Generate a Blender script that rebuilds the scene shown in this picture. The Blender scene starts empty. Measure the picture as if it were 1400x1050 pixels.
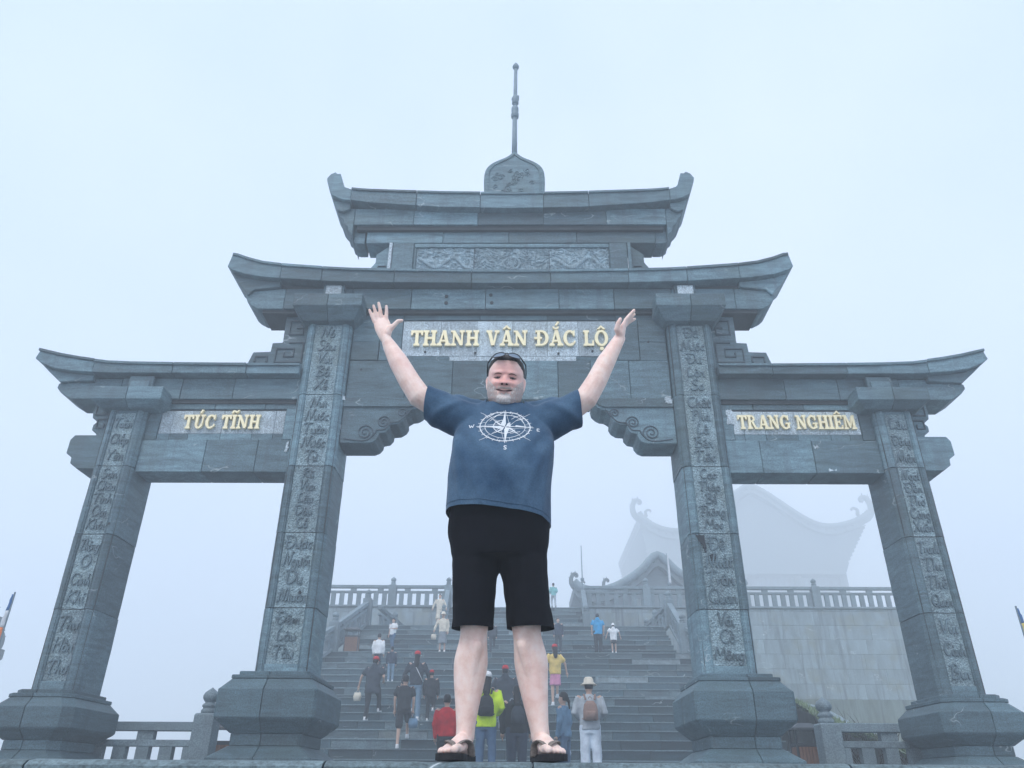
import bpy, bmesh, math, random
from math import radians, sin, cos, pi, sqrt, atan2
from mathutils import Vector, Matrix, noise
from mathutils.bvhtree import BVHTree

SC = bpy.context.scene
COL = SC.collection
rnd = random.Random(7)

# ------------------------------------------------------------------ camera
cd = bpy.data.cameras.new('camera')
cam = bpy.data.objects.new('camera', cd); COL.objects.link(cam)
cd.sensor_fit = 'HORIZONTAL'; cd.sensor_width = 36.0
cd.lens = 1042.19 / 1400 * 36.0
cd.clip_start = 0.05; cd.clip_end = 1500
PIT, ROL, YAW = radians(28.1235), radians(.3947), radians(-.703)
fw = Vector((sin(YAW)*cos(PIT), cos(YAW)*cos(PIT), sin(PIT)))
r0 = Vector((cos(YAW), -sin(YAW), 0)); u0 = r0.cross(fw)
rr = r0*cos(ROL) + u0*sin(ROL); uu = -r0*sin(ROL) + u0*cos(ROL)
M = Matrix((rr, uu, -fw)).transposed().to_4x4()
M.translation = Vector((.2145, 0, -.10))
cam.matrix_world = M
SC.camera = cam

# ------------------------------------------------------------------ world, sun, exposure
W = bpy.data.worlds.new('World'); SC.world = W; W.use_nodes = True
nt = W.node_tree; nt.nodes.clear()
SUN_EL, SUN_AZ = radians(52), radians(205)       # high behind the cloud, over the left shoulder
sky = nt.nodes.new('ShaderNodeTexSky'); sky.sky_type = 'NISHITA'; sky.sun_disc = False
sky.sun_elevation = SUN_EL; sky.sun_rotation = SUN_AZ; sky.air_density = 1; sky.dust_density = 3
bg1 = nt.nodes.new('ShaderNodeBackground'); bg1.inputs[1].default_value = .05
nt.links.new(sky.outputs[0], bg1.inputs[0])
bg2 = nt.nodes.new('ShaderNodeBackground')       # the cloud layer
tc = nt.nodes.new('ShaderNodeTexCoord')
nz = nt.nodes.new('ShaderNodeTexNoise'); nz.inputs['Scale'].default_value = 1.6; nz.inputs['Detail'].default_value = 3
nt.links.new(tc.outputs['Generated'], nz.inputs['Vector'])
cr = nt.nodes.new('ShaderNodeValToRGB')
cr.color_ramp.elements[0].position = .38; cr.color_ramp.elements[0].color = (.57, .70, .93, 1)
cr.color_ramp.elements[1].position = .62; cr.color_ramp.elements[1].color = (.74, .835, .99, 1)
nt.links.new(nz.outputs[0], cr.inputs[0]); nt.links.new(cr.outputs[0], bg2.inputs[0])
bg2.inputs[1].default_value = 1.0
ad = nt.nodes.new('ShaderNodeAddShader'); wo = nt.nodes.new('ShaderNodeOutputWorld')
nt.links.new(bg1.outputs[0], ad.inputs[0]); nt.links.new(bg2.outputs[0], ad.inputs[1])
nt.links.new(ad.outputs[0], wo.inputs[0])

sd = bpy.data.lights.new('sun', 'SUN'); sun = bpy.data.objects.new('sun', sd); COL.objects.link(sun)
sd.energy = 1.5; sd.angle = radians(25); sd.color = (1, .97, .92)
sun.rotation_euler = (radians(90)-SUN_EL, 0, radians(180)-SUN_AZ); sun.location = (-6, -12, 30)

SC.view_settings.view_transform = 'Standard'; SC.view_settings.look = 'None'
SC.view_settings.gamma = 1; SC.view_settings.exposure = 0.20
SC.cycles.max_bounces = 8; SC.cycles.volume_bounces = 6
SC.cycles.use_denoising = True

# ------------------------------------------------------------------ materials
def new_mat(name):
    m = bpy.data.materials.new(name); m.use_nodes = True
    return m, m.node_tree, m.node_tree.nodes['Principled BSDF']
def N(nt, kind, **kw):
    n = nt.nodes.new(kind)
    for k, v in kw.items():
        if k in n.inputs: n.inputs[k].default_value = v
        else: setattr(n, k, v)
    return n
def ramp(nt, src, stops):
    r = nt.nodes.new('ShaderNodeValToRGB'); el = r.color_ramp.elements
    while len(el) < len(stops): el.new(.5)
    for e, (p, c) in zip(el, stops):
        e.position = p; e.color = tuple(c)+(1,) if len(c) == 3 else c
    nt.links.new(src, r.inputs[0]); return r.outputs[0]
def mix(nt, fac, a, b, mode='MIX'):
    m = nt.nodes.new('ShaderNodeMix'); m.data_type = 'RGBA'; m.blend_type = mode
    L = nt.links
    if isinstance(fac, (int, float)): m.inputs[0].default_value = fac
    else: L.new(fac, m.inputs[0])
    for s, v in ((6, a), (7, b)):
        if isinstance(v, tuple): m.inputs[s].default_value = v+(1,) if len(v) == 3 else v
        else: L.new(v, m.inputs[s])
    return m.outputs[2]
def math_(nt, op, a, b=None):
    m = nt.nodes.new('ShaderNodeMath'); m.operation = op
    for i, v in ((0, a), (1, b)):
        if v is None: continue
        if isinstance(v, (int, float)): m.inputs[i].default_value = v
        else: nt.links.new(v, m.inputs[i])
    return m.outputs[0]
def g(v, a=1.0, b=1.0, c=1.0): return (v*a, v*b, v*c)

def stone(name, base, var=.42, grain=(1.5, 1.5, 9), veins=.5, stain=.4, bump=.35, rough=.62, pit=0, spread=.42, fine=60, fc=.65):
    """slate-like stone: bedding grain, block to block tone, thin calcite veins, water streaks."""
    m, nt, bs = new_mat(name); L = nt.links
    geo = N(nt, 'ShaderNodeNewGeometry'); oi = N(nt, 'ShaderNodeObjectInfo')
    off = N(nt, 'ShaderNodeVectorMath', operation='SCALE'); off.inputs['Scale'].default_value = 37
    cmb = N(nt, 'ShaderNodeCombineXYZ'); L.new(oi.outputs['Random'], cmb.inputs[0]); L.new(oi.outputs['Random'], cmb.inputs[2])
    L.new(cmb.outputs[0], off.inputs[0])
    pos = N(nt, 'ShaderNodeVectorMath', operation='ADD'); L.new(geo.outputs['Position'], pos.inputs[0]); L.new(off.outputs[0], pos.inputs[1])
    mp = N(nt, 'ShaderNodeMapping'); mp.inputs['Scale'].default_value = grain; L.new(pos.outputs[0], mp.inputs[0])
    n1 = N(nt, 'ShaderNodeTexNoise', Scale=1.3, Detail=8, Roughness=.62, Distortion=.6); L.new(mp.outputs[0], n1.inputs[0])
    n2 = N(nt, 'ShaderNodeTexNoise', Scale=float(fine), Detail=3, Roughness=.7); L.new(pos.outputs[0], n2.inputs[0])
    n3 = N(nt, 'ShaderNodeTexNoise', Scale=1.1, Detail=5, Roughness=.6); L.new(geo.outputs['Position'], n3.inputs[0])
    b = base
    lo = tuple(x*(1-var) for x in b); hi = tuple(min(.9, x*(1+var)) for x in b)
    c = ramp(nt, n1.outputs[0], [(.28, lo), (.5, b), (.72, hi)])
    # each block its own tone
    bt = N(nt, 'ShaderNodeMapRange'); bt.inputs[3].default_value = 1-spread; bt.inputs[4].default_value = 1+spread
    L.new(oi.outputs['Random'], bt.inputs[0])
    sc = N(nt, 'ShaderNodeVectorMath', operation='SCALE'); L.new(c, sc.inputs[0]); L.new(bt.outputs[0], sc.inputs['Scale'])
    c = sc.outputs[0]
    c = mix(nt, fc, c, ramp(nt, n2.outputs[0], [(.32, (.35,)*3), (.68, (1.65,)*3)]), 'MULTIPLY')
    # green-brown weather patches
    c = mix(nt, math_(nt, 'MULTIPLY', ramp(nt, n3.outputs[0], [(.5, (0,)*3), (.75, (1,)*3)]), stain), c, (b[0]*.9, b[1]*.78, b[2]*.6))
    # damp vertical streaks
    ms = N(nt, 'ShaderNodeMapping'); ms.inputs['Scale'].default_value = (5, 5, .35); L.new(geo.outputs['Position'], ms.inputs[0])
    n4 = N(nt, 'ShaderNodeTexNoise', Scale=1.0, Detail=5, Roughness=.65); L.new(ms.outputs[0], n4.inputs[0])
    c = mix(nt, math_(nt, 'MULTIPLY', ramp(nt, n4.outputs[0], [(.52, (0,)*3), (.72, (1,)*3)]), stain*1.2), c, g(b[2], .35, .42, .5))
    # veins
    if veins > 0:
        mv = N(nt, 'ShaderNodeMapping'); mv.inputs['Rotation'].default_value = (.4, .9, .3); mv.inputs['Scale'].default_value = (1, 1, 2.2); L.new(pos.outputs[0], mv.inputs[0])
        nv = N(nt, 'ShaderNodeTexNoise', Scale=.8, Detail=3.5, Roughness=.5, Distortion=.15); L.new(mv.outputs[0], nv.inputs[0])
        d = math_(nt, 'ABSOLUTE', math_(nt, 'SUBTRACT', nv.outputs[0], .5))
        line = ramp(nt, d, [(0, (1,)*3), (.0045, (0,)*3)])
        nm = N(nt, 'ShaderNodeTexNoise', Scale=1.7, Detail=3); L.new(pos.outputs[0], nm.inputs[0])
        gate_ = ramp(nt, nm.outputs[0], [(.56, (0,)*3), (.64, (1,)*3)])
        c = mix(nt, math_(nt, 'MULTIPLY', math_(nt, 'MULTIPLY', line, gate_), veins), c, (.62, .68, .7))
    L.new(c, bs.inputs['Base Color'])
    bs.inputs['Roughness'].default_value = rough; bs.inputs['Specular IOR Level'].default_value = .35
    bu = N(nt, 'ShaderNodeBump', Strength=bump, Distance=.012)
    h = math_(nt, 'ADD', math_(nt, 'MULTIPLY', n1.outputs[0], .8), math_(nt, 'MULTIPLY', n2.outputs[0], .5))
    if pit:
        vo = N(nt, 'ShaderNodeTexVoronoi', Scale=float(pit)); L.new(pos.outputs[0], vo.inputs[0])
        h = math_(nt, 'ADD', h, math_(nt, 'MULTIPLY', vo.outputs[0], 1.6))
    L.new(h, bu.inputs['Height']); L.new(bu.outputs[0], bs.inputs['Normal'])
    return m

def plain(name, col, rough=.7, var=.15, scale=12, bump=.15, dist=.004, metallic=0, stretch=(1, 1, 1), sheen=0, spec=.3, coord='Position'):
    m, nt, bs = new_mat(name); L = nt.links
    if coord == 'Position': v = N(nt, 'ShaderNodeNewGeometry').outputs['Position']
    else: v = N(nt, 'ShaderNodeTexCoord').outputs['Object']
    mp = N(nt, 'ShaderNodeMapping'); mp.inputs['Scale'].default_value = stretch; L.new(v, mp.inputs[0])
    n1 = N(nt, 'ShaderNodeTexNoise', Scale=float(scale), Detail=5, Roughness=.6); L.new(mp.outputs[0], n1.inputs[0])
    c = ramp(nt, n1.outputs[0], [(.3, tuple(x*(1-var) for x in col)), (.7, tuple(min(1, x*(1+var)) for x in col))])
    L.new(c, bs.inputs['Base Color'])
    bs.inputs['Roughness'].default_value = rough; bs.inputs['Metallic'].default_value = metallic
    bs.inputs['Specular IOR Level'].default_value = spec
    if sheen: bs.inputs['Sheen Weight'].default_value = sheen
    bu = N(nt, 'ShaderNodeBump', Strength=bump, Distance=dist); L.new(n1.outputs[0], bu.inputs['Height']); L.new(bu.outputs[0], bs.inputs['Normal'])
    return m

SLATE = (.106, .170, .200)
mt_slate = stone('slate', SLATE)
mt_base = stone('slate_base', (.068, .114, .136), var=.3, grain=(2, 2, 14), spread=.3, stain=.35)
mt_core = stone('joint_mortar', (.03, .04, .045), veins=0, spread=0, stain=0)
mt_chisel = stone('chiselled_slate', (.22, .30, .33), var=.35, grain=(3, 3, 3), veins=.25, stain=.45, bump=1.0, pit=34, spread=.15, fine=55, fc=.9, rough=.8)
mt_script = stone('script_slate', (.10, .15, .175), var=.35, veins=0, spread=.1, stain=.1, rough=.55)  # smooth slate; extra darkness in the colour stands in for weak letter shading
mt_line = stone('carved_line_slate', (.05, .075, .095), var=.2, veins=0, spread=.1, stain=.1, rough=.55)
mt_granite = stone('light_granite', (.46, .53, .57), var=.22, grain=(4, 4, 4), veins=.0, stain=.30, bump=.7, pit=55, spread=.22, fine=55, fc=.9, rough=.75)
mt_relief = stone('relief_slate', (.25, .33, .37), var=.45, grain=(6, 6, 9), veins=0, stain=.2, bump=.7, spread=.1, fine=80)
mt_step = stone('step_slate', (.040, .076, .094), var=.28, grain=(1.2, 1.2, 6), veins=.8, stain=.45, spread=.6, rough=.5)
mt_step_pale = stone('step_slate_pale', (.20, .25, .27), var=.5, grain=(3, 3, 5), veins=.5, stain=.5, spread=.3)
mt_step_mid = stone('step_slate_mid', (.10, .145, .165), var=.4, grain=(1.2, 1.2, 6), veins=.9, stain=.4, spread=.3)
mt_mortar = plain('pale_mortar', (.34, .39, .41), rough=.9)
mt_stain_hole = plain('damp_stain_and_hole_shade', (.010, .016, .022), rough=.45, var=.3, scale=20)
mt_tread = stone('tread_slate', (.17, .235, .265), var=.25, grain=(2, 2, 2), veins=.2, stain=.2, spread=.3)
mt_rail = stone('rail_stone', (.17, .225, .255), var=.22, grain=(3, 3, 3), veins=.15, stain=.3, spread=.15)
mt_wall = stone('wall_stone', (.25, .315, .345), var=.35, grain=(1.2, 1.2, .35), veins=.9, stain=1.0, spread=.05)  # toned paler, so part of the distance haze is in the colour
mt_wall2 = stone('wet_wall_stone', (.15, .19, .18), var=.4, grain=(3, 3, .6), veins=0, stain=.9, spread=.1)
mt_roof = stone('roof_stone', (.13, .17, .19), var=.25, veins=0, stain=.3, spread=.1)
mt_ledge = stone('ledge_slate', (.12, .165, .18), var=.3, grain=(3, 3, 10), veins=.9, stain=.3, spread=.25)
mt_pave = stone('paving_slate', (.14, .18, .2), veins=.3)
mt_gold = plain('gilt_letter', (.97, .82, .52), rough=.38, var=.08, scale=9, bump=.08, metallic=.1, spec=.5)
mt_metal = plain('dark_metal', (.05, .06, .07), rough=.45, var=.1)
mt_pole = plain('pole_metal', (.17, .23, .27), rough=.5, var=.15)
mt_bin = plain('bin_slat_wood', (.22, .115, .075), rough=.6, var=.35, scale=14, stretch=(6, 6, .6), bump=.3)
mt_grass = plain('grass_bank', (.16, .20, .12), rough=.9, var=.5, scale=7, bump=.6, dist=.05)
mt_blade = plain('grass_blade', (.18, .24, .13), rough=.8, var=.4, scale=5)
mt_twig = plain('twig_bark', (.045, .04, .035), rough=.9, var=.3)
mt_rock = plain('mountain_ground', (.20, .22, .20), rough=.95, var=.5, scale=.5, bump=.8, dist=.2)

# ------------------------------------------------------------------ mesh helpers
WL = {}
def _w(o): return WL.get(o.name, Vector((0, 0, 0))) if o else Vector((0, 0, 0))
def mk(name, verts, faces, mat, parent=None, smooth=False, recalc=True, origin=None, mats=None, fmat=None, bevel=0):
    me = bpy.data.meshes.new(name)
    vs = [Vector(v) for v in verts]
    lo = Vector((min(v.x for v in vs), min(v.y for v in vs), min(v.z for v in vs)))
    hi = Vector((max(v.x for v in vs), max(v.y for v in vs), max(v.z for v in vs)))
    c = Vector(origin) if origin is not None else Vector(((lo.x+hi.x)/2, (lo.y+hi.y)/2, lo.z))
    me.from_pydata([v-c for v in vs], [], faces)
    if recalc or bevel:
        bm = bmesh.new(); bm.from_mesh(me)
        bmesh.ops.recalc_face_normals(bm, faces=bm.faces)
        if bevel:
            ed = [e for e in bm.edges if len(e.link_faces) == 2 and e.calc_face_angle(0) > .5]
            bmesh.ops.bevel(bm, geom=ed, offset=bevel, segments=1, affect='EDGES', profile=.5)
        bm.to_mesh(me); bm.free()
    for m_ in (mats or [mat]): me.materials.append(m_)
    if fmat: me.polygons.foreach_set('material_index', fmat)
    if smooth: me.polygons.foreach_set('use_smooth', [True]*len(me.polygons))
    o = bpy.data.objects.new(name, me); COL.objects.link(o)
    if parent: o.parent = parent
    WL[o.name] = c; o.location = c - _w(parent)
    return o
def tag(o, label=None, cat=None, group=None, kind=None):
    if label: o['label'] = label
    if cat: o['category'] = cat
    if group: o['group'] = group
    if kind: o['kind'] = kind
    return o
def empty(name, loc, label=None, cat=None, group=None, rz=0):
    o = bpy.data.objects.new(name, None); COL.objects.link(o)
    o.empty_display_size = .2; o.location = loc; WL[o.name] = Vector(loc); o.rotation_euler.z = rz
    return tag(o, label, cat, group)
def cbox(x0, x1, y0, y1, z0, z1):
    v = [(x, y, z) for x in (x0, x1) for y in (y0, y1) for z in (z0, z1)]
    f = [(0, 1, 3, 2), (4, 6, 7, 5), (0, 4, 5, 1), (2, 3, 7, 6), (0, 2, 6, 4), (1, 5, 7, 3)]
    return v, f
def block(name, x0, x1, y0, y1, z0, z1, mat, parent=None, bev=.008):
    v, f = cbox(x0, x1, y0, y1, z0, z1)
    return mk(name, v, f, mat, parent, bevel=bev)
class MB:
    """collects shapes into one mesh"""
    def __init__(s): s.v = []; s.f = []
    def add(s, v, f):
        b = len(s.v); s.v += [tuple(p) for p in v]; s.f += [tuple(i+b for i in q) for q in f]; return s
    def box(s, *a): return s.add(*cbox(*a))
    def obox(s, c, size, ax, ay, az):
        c = Vector(c); V = []
        for i in (-1, 1):
            for j in (-1, 1):
                for k in (-1, 1): V.append(c+ax*(i*size[0]/2)+ay*(j*size[1]/2)+az*(k*size[2]/2))
        return s.add(V, cbox(0, 1, 0, 1, 0, 1)[1])
    def bar(s, a, b, w, h, up=Vector((0, 0, 1))):
        a = Vector(a); b = Vector(b); d = (b-a); L_ = d.length; d.normalize()
        sx = d.cross(up)
        if sx.length < 1e-4: sx = d.cross(Vector((0, 1, 0)))
        sx.normalize(); sz = sx.cross(d)
        return s.obox((a+b)/2, (L_, w, h), d, sx, sz)
    def prism(s, pts, y0, y1):
        n = len(pts); V = [(x, y0, z) for x, z in pts]+[(x, y1, z) for x, z in pts]
        F = [tuple(range(n)), tuple(range(2*n-1, n-1, -1))]+[(i, (i+1) % n, n+(i+1) % n, n+i) for i in range(n)]
        return s.add(V, F)
    def ribbon(s, pts, w, y0, y1, closed=False):
        """flat stroke in the XZ plane between depths y0 (front) and y1 (back)"""
        P = [Vector((p[0], p[1])) for p in pts]; n = len(P); o = []
        for i in range(n):
            a = P[i-1] if (i or closed) else P[0]; b = P[(i+1) % n] if (i < n-1 or closed) else P[-1]
            d = b-a
            if d.length < 1e-6: d = Vector((1, 0))
            d.normalize(); o.append(Vector((-d.y, d.x))*w/2)
        V = []
        for p, q in zip(P, o):
            V += [(p.x+q.x, y1, p.y+q.y), (p.x+q.x*.75, y0, p.y+q.y*.75), (p.x-q.x*.75, y0, p.y-q.y*.75), (p.x-q.x, y1, p.y-q.y)]
        F = []
        m = n if closed else n-1
        for i in range(m):
            a = i*4; b = ((i+1) % n)*4
            for k in range(3): F.append((a+k, a+k+1, b+k+1, b+k))
        if not closed: F += [(0, 1, 2, 3), tuple((n-1)*4+k for k in (3, 2, 1, 0))]
        return s.add(V, F)
    def tube(s, pts, rad, n=8, cap=True, flat=None):
        P = [Vector(p) for p in pts]; R = rad if isinstance(rad, (list, tuple)) else [rad]*len(P)
        V = []; F = []; ref = None
        for i, p in enumerate(P):
            d = (P[min(i+1, len(P)-1)]-P[max(i-1, 0)]).normalized()
            if ref is None:
                ref = d.cross(Vector((0, 0, 1)) if abs(d.z) < .9 else Vector((0, 1, 0))).normalized()
            ref = (ref-d*ref.dot(d)).normalized(); bi = d.cross(ref)
            r_ = R[i]; ra, rb = (r_ if isinstance(r_, tuple) else (r_, r_))
            for k in range(n):
                a = 2*pi*k/n; V.append(p+ref*cos(a)*ra+bi*sin(a)*rb)
        for i in range(len(P)-1):
            for k in range(n): F.append((i*n+k, i*n+(k+1) % n, (i+1)*n+(k+1) % n, (i+1)*n+k))
        if cap: F += [tuple(range(n)), tuple(range(len(P)*n-1, (len(P)-1)*n-1, -1))]
        return s.add(V, F)
    def lathe(s, c, prof, n=20, sq=0, rot=0):
        """prof: (radius, z)"""
        V = []; F = []
        for r_, z in prof:
            for k in range(n):
                a = 2*pi*k/n+rot; V.append((c[0]+cos(a)*r_, c[1]+sin(a)*r_, c[2]+z))
        for i in range(len(prof)-1):
            for k in range(n): F.append((i*n+k, i*n+(k+1) % n, (i+1)*n+(k+1) % n, (i+1)*n+k))
        F += [tuple(range(n)), tuple(range(len(prof)*n-1, (len(prof)-1)*n-1, -1))]
        return s.add(V, F)
    def rings(s, sec):
        """sec: list of (x0,x1,y0,y1,z) rectangles stacked upward"""
        V = []; F = []
        for x0, x1, y0, y1, z in sec: V += [(x0, y0, z), (x1, y0, z), (x1, y1, z), (x0, y1, z)]
        for i in range(len(sec)-1):
            for k in range(4): F.append((i*4+k, i*4+(k+1) % 4, i*4+4+(k+1) % 4, i*4+4+k))
        F += [(0, 1, 2, 3), tuple(len(V)-1-k for k in range(4))]
        return s.add(V, F)
    def build(s, name, mat, parent=None, **kw): return mk(name, s.v, s.f, mat, parent, **kw)
def smooth_pts(P, k=4, closed=False):
    out = []; n = len(P)
    if n < 3: return P
    for i in range(n if closed else n-1):
        p0 = P[i-1] if (i > 0 or closed) else P[0]; p1 = P[i]; p2 = P[(i+1) % n]
        p3 = P[(i+2) % n] if (i+2 < n or closed) else P[-1]
        for j in range(k):
            t = j/k
            out.append(tuple(.5*((2*b)+(-a+c)*t+(2*a-5*b+4*c-d)*t*t+(-a+3*b-3*c+d)*t**3) for a, b, c, d in zip(p0, p1, p2, p3)))
    if not closed: out.append(P[-1])
    return out
def lerp_curve(P, x):
    if x <= P[0][0]: return P[0][1]
    for a, b in zip(P, P[1:]):
        if x <= b[0]: return a[1]+(b[1]-a[1])*(x-a[0])/(b[0]-a[0])
    return P[-1][1]
# ================================================================== SETTING
# mountain ground, far below and around
gv = []; gf = []; n_ = 40
for i in range(n_+1):
    for j in range(n_+1):
        x = -105+210*i/n_; y = -20+205*j/n_
        z = -5-.04*abs(x)*1.2-max(0, -y)*.1+noise.noise(Vector((x*.06, y*.06, 0)))*2.2
        if y > 20: z -= .02*(y-20)
        gv.append((x, y, min(z, -2.2)))
for i in range(n_):
    for j in range(n_): a = i*(n_+1)+j; gf.append((a, a+1, a+n_+2, a+n_+1))
tag(mk('mountain_ground', gv, gf, mt_rock, smooth=True), kind='structure')
# lower landing on which the photographer crouches
tag(block('lower_landing', -14, 14, -4, 3.25, -1.9, -1.45, mt_pave), kind='structure')
# terrace: body plus paving, its front edge is the stone ledge
terr = tag(block('terrace', -15.5, 15.5, 3.2, 19.6, -2.3, -.03, mt_core, bev=0), kind='structure')
y = 3.02; row = 0
for y in [3.02+.9*i for i in range(18)]:
    row += 1
    x = -9.2-(row % 2)*.7
    if y > 4.9: continue
    while x < 9:
        w = 1.4
        block('paving_slab', x+.004, x+w-.004, y+.004+(.33 if row == 1 else 0), y+.896, -.05, -.008-(.002 if (row+int(x*3)) % 2 else 0), mt_pave, terr, bev=.004)
        x += w
mk('paving', *cbox(-15.4, 15.4, 5.52, 19.5, -.05, -.009), mt_pave, terr)
# ledge stones (bull-nosed coping) with worn edges
x = -4.3
rl = random.Random(3)
for w in [.9, 1.0, .86, 1.06, .74, 1.12, .95, .9, 1.2, .8]:
    V = []; F = []; ns = 14
    prof = [(3.34, -.006), (3.06, -.006), (3.02, -.010), (2.998, -.026), (2.995, -.16), (3.34, -.16)]
    for i in range(ns+1):
        xx = x+.004+(w-.008)*i/ns
        for q, (yy, zz) in enumerate(prof):
            d = noise.noise(Vector((xx*9, q*1.7, 2)))*.005+noise.noise(Vector((xx*31, q*2.7, 5)))*.003
            e = max(0, noise.noise(Vector((xx*5, 9, 4)))-.28)*.05 if q in (1, 2, 3) else 0
            V.append((xx, yy+(d+e if q in (2, 3, 4) else 0), zz+(d*.4-e*.3 if q in (1, 2, 3) else 0)))
    m_ = len(prof)
    for i in range(ns):
        for k in range(m_): F.append((i*m_+k, i*m_+(k+1) % m_, (i+1)*m_+(k+1) % m_, (i+1)*m_+k))
    F += [tuple(range(m_)), tuple(range((ns+1)*m_-1, ns*m_-1, -1))]
    mk('ledge_stone', V, F, mt_ledge, terr)
    x += w
for i in range(3):
    x = -4.6+.4*i
    while x < 5:
        w = rl.uniform(1.1, 1.7); block('facing_stone', x+.004, x+w-.004, 3.03, 3.2, -.165-.42*(i+1)+.004, -.165-.42*i-.004, mt_ledge, terr); x += w

# ---------------- stairs
stairs = tag(MB().box(-6.9, 6.9, 19.3, 28.8, -2.3, .2).box(-6.9, 6.9, 24.2, 30.0, .2, 2.1).box(-6.3, 6.3, 29.9, 38, 1.5, 4.2)
             .box(-6.3, 6.3, 32.1, 38, 4.2, 5.4).build('stairs', mt_core), kind='structure')
rs = random.Random(11)
def step(xa, xb, yf, z, r, depth):
    # riser stones
    x = xa-rs.uniform(0, .8)
    while x < xb:
        w = rs.uniform(.7, 1.9); a = max(x, xa); b = min(x+w, xb)
        if b-a > .12:
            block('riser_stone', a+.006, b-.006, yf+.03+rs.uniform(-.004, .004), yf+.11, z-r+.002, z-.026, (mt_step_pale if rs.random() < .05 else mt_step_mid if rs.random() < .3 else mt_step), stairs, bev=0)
        x += w
    x = xa-rs.uniform(0, .8)
    while x < xb:
        w = rs.uniform(2.4, 4.4); a = max(x, xa); b = min(x+w, xb)
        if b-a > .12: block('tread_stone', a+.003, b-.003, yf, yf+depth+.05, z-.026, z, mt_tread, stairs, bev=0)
        x += w
    mk('step_core', *cbox(xa+.02, xb-.02, yf+.1, yf+depth+.6, z-r-.3, z-.03), mt_mortar, stairs, recalc=False)
for k in range(-2, 8): step(-6.9, 6.9, 20+.557*k, .558+.25*k, .25, .557 if k < 7 else 1.85)
for k in range(8): step(-6.9, 6.9, 25.7+.42*k, 2.56+.25*k, .25, .42 if k < 7 else .98)
for k in range(6): step(-6.12, 6.02, 29.6+.43*k, 4.56+.25*k, .25, .43 if k < 5 else 1.6)
for k in range(6): step(-3.0, 3.0, 33.3+.43*k, 6.06+.25*k, .25, .43 if k < 5 else 1.6)
# platform left and right of the top flight with its stone facing
plat = tag(MB().box(-9.5, -3.05, 35.6, 62, -2, 7.27).box(3.05, 18.2, 35.6, 62, -2, 7.27).box(-3.05, 3.05, 37.3, 62, -2, 7.27).build('upper_platform', mt_core), kind='structure')
rw = random.Random(5)
def wall_blocks(x0, x1, z0, z1, h, mat, wmin=.9, wmax=1.7):
    z = z0
    while z < z1-.05:
        zt = min(z+h, z1); x = x0-rw.uniform(0, .7)
        while x < x1:
            w = rw.uniform(wmin, wmax); a = max(x, x0); b = min(x+w, x1)
            if b-a > .1: block('wall_stone', a+.003, b-.003, 35.5+rw.uniform(-.003, .003), 35.62, z+.003, zt-.003, mat, plat, bev=.006)
            x += w
        z = zt
wall_blocks(-9.4, -3.03, 4.6, 7.27, .62, mt_wall)
wall_blocks(3.03, 6.6, 4.6, 7.27, .62, mt_wall)
wall_blocks(6.6, 18.2, 3.47, 7.27, .62, mt_wall, 1.2, 2.2)
mk('lower_wall_facing', *cbox(6.4, 18.2, 35.4, 35.62, -2, 3.46), mt_wall2, plat)
mk('paving', *cbox(-9.5, 18.2, 35.5, 61.9, 7.275, 7.3), mt_pave, plat)
for a, b in ((-9.5, -3.0), (3.0, 18.25)):
    x = a
    while x < b-.1:
        w = min(1.5, b-x); block('coping_stone', x+.004, x+w-.004, 35.42, 35.9, 7.305, 7.37, mt_rail, plat, bev=.01); x += w

hv_ = []; hf_ = []
for i in range(25):
    for j in range(25):
        x = 2+80*i/24; y = 62.1+118*j/24
        f_ = min(1, max(0, (x-.07*y)/8))*min(1, max(0, (.52*y-x)/6)); f_ = f_*f_*(3-2*f_)
        hv_.append((x, y, -4+f_*(10.9+min(82, y-60)*.155+noise.noise(Vector((x*.1, y*.1, 1)))*.3)))
for i in range(24):
    for j in range(24): a = i*25+j; hf_.append((a, a+1, a+26, a+25))
tag(mk('upper_hill', hv_, hf_, mt_rock, smooth=True), kind='structure')
# grass bank right of the stairs, falling away from the top wall
def bank_z(x, y): return y*(.097-.45*max(0, x/y-.345))-.15+noise.noise(Vector((x*.5, y*.5, 3)))*.18
bv = []; bf = []; nx, ny = 30, 36
for i in range(nx+1):
    for j in range(ny+1):
        x = 6.95+13*i/nx; y = 15.5+19.8*j/ny
        z = bank_z(x, y)
        bv.append((x, y, z))
for i in range(nx):
    for j in range(ny): a = i*(ny+1)+j; bf.append((a, a+1, a+ny+2, a+ny+1))
bank = tag(mk('grass_bank', bv, bf, mt_grass, smooth=True), kind='structure')
gm = MB(); rg = random.Random(8)
for q in range(5200):
    i = rg.uniform(0, 1); x = 6.95+9*i*i; y = rg.uniform(16, 35.3)
    z = bank_z(x, y)
    h = rg.uniform(.05, .16); a = rg.uniform(0, pi); dx, dy = cos(a)*.03, sin(a)*.03; lx, ly = rg.uniform(-.1, .1), rg.uniform(-.1, .1)
    gm.add([(x-dx, y-dy, z-.03), (x+dx, y+dy, z-.03), (x+lx, y+ly, z+h)], [(0, 1, 2)])
tag(mk('grass', gm.v, gm.f, mt_blade, recalc=False), 'rough green grass on the bank below the right hand wall', 'grass', kind='stuff')
# bank kerb: thin pale stone parapet running down the bank
kb = MB()
for i in range(9):
    t = i/9; t2 = (i+1)/9
    kb.bar((10.1-t*.1, 28.5-t*8, bank_z(10.1-t*.1, 28.5-t*8)+.1), (10.1-t2*.1, 28.5-t2*8, bank_z(10.1-t2*.1, 28.5-t2*8)+.1), .2, .16)
tag(kb.build('bank_kerb', mt_rail), kind='structure')

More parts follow.
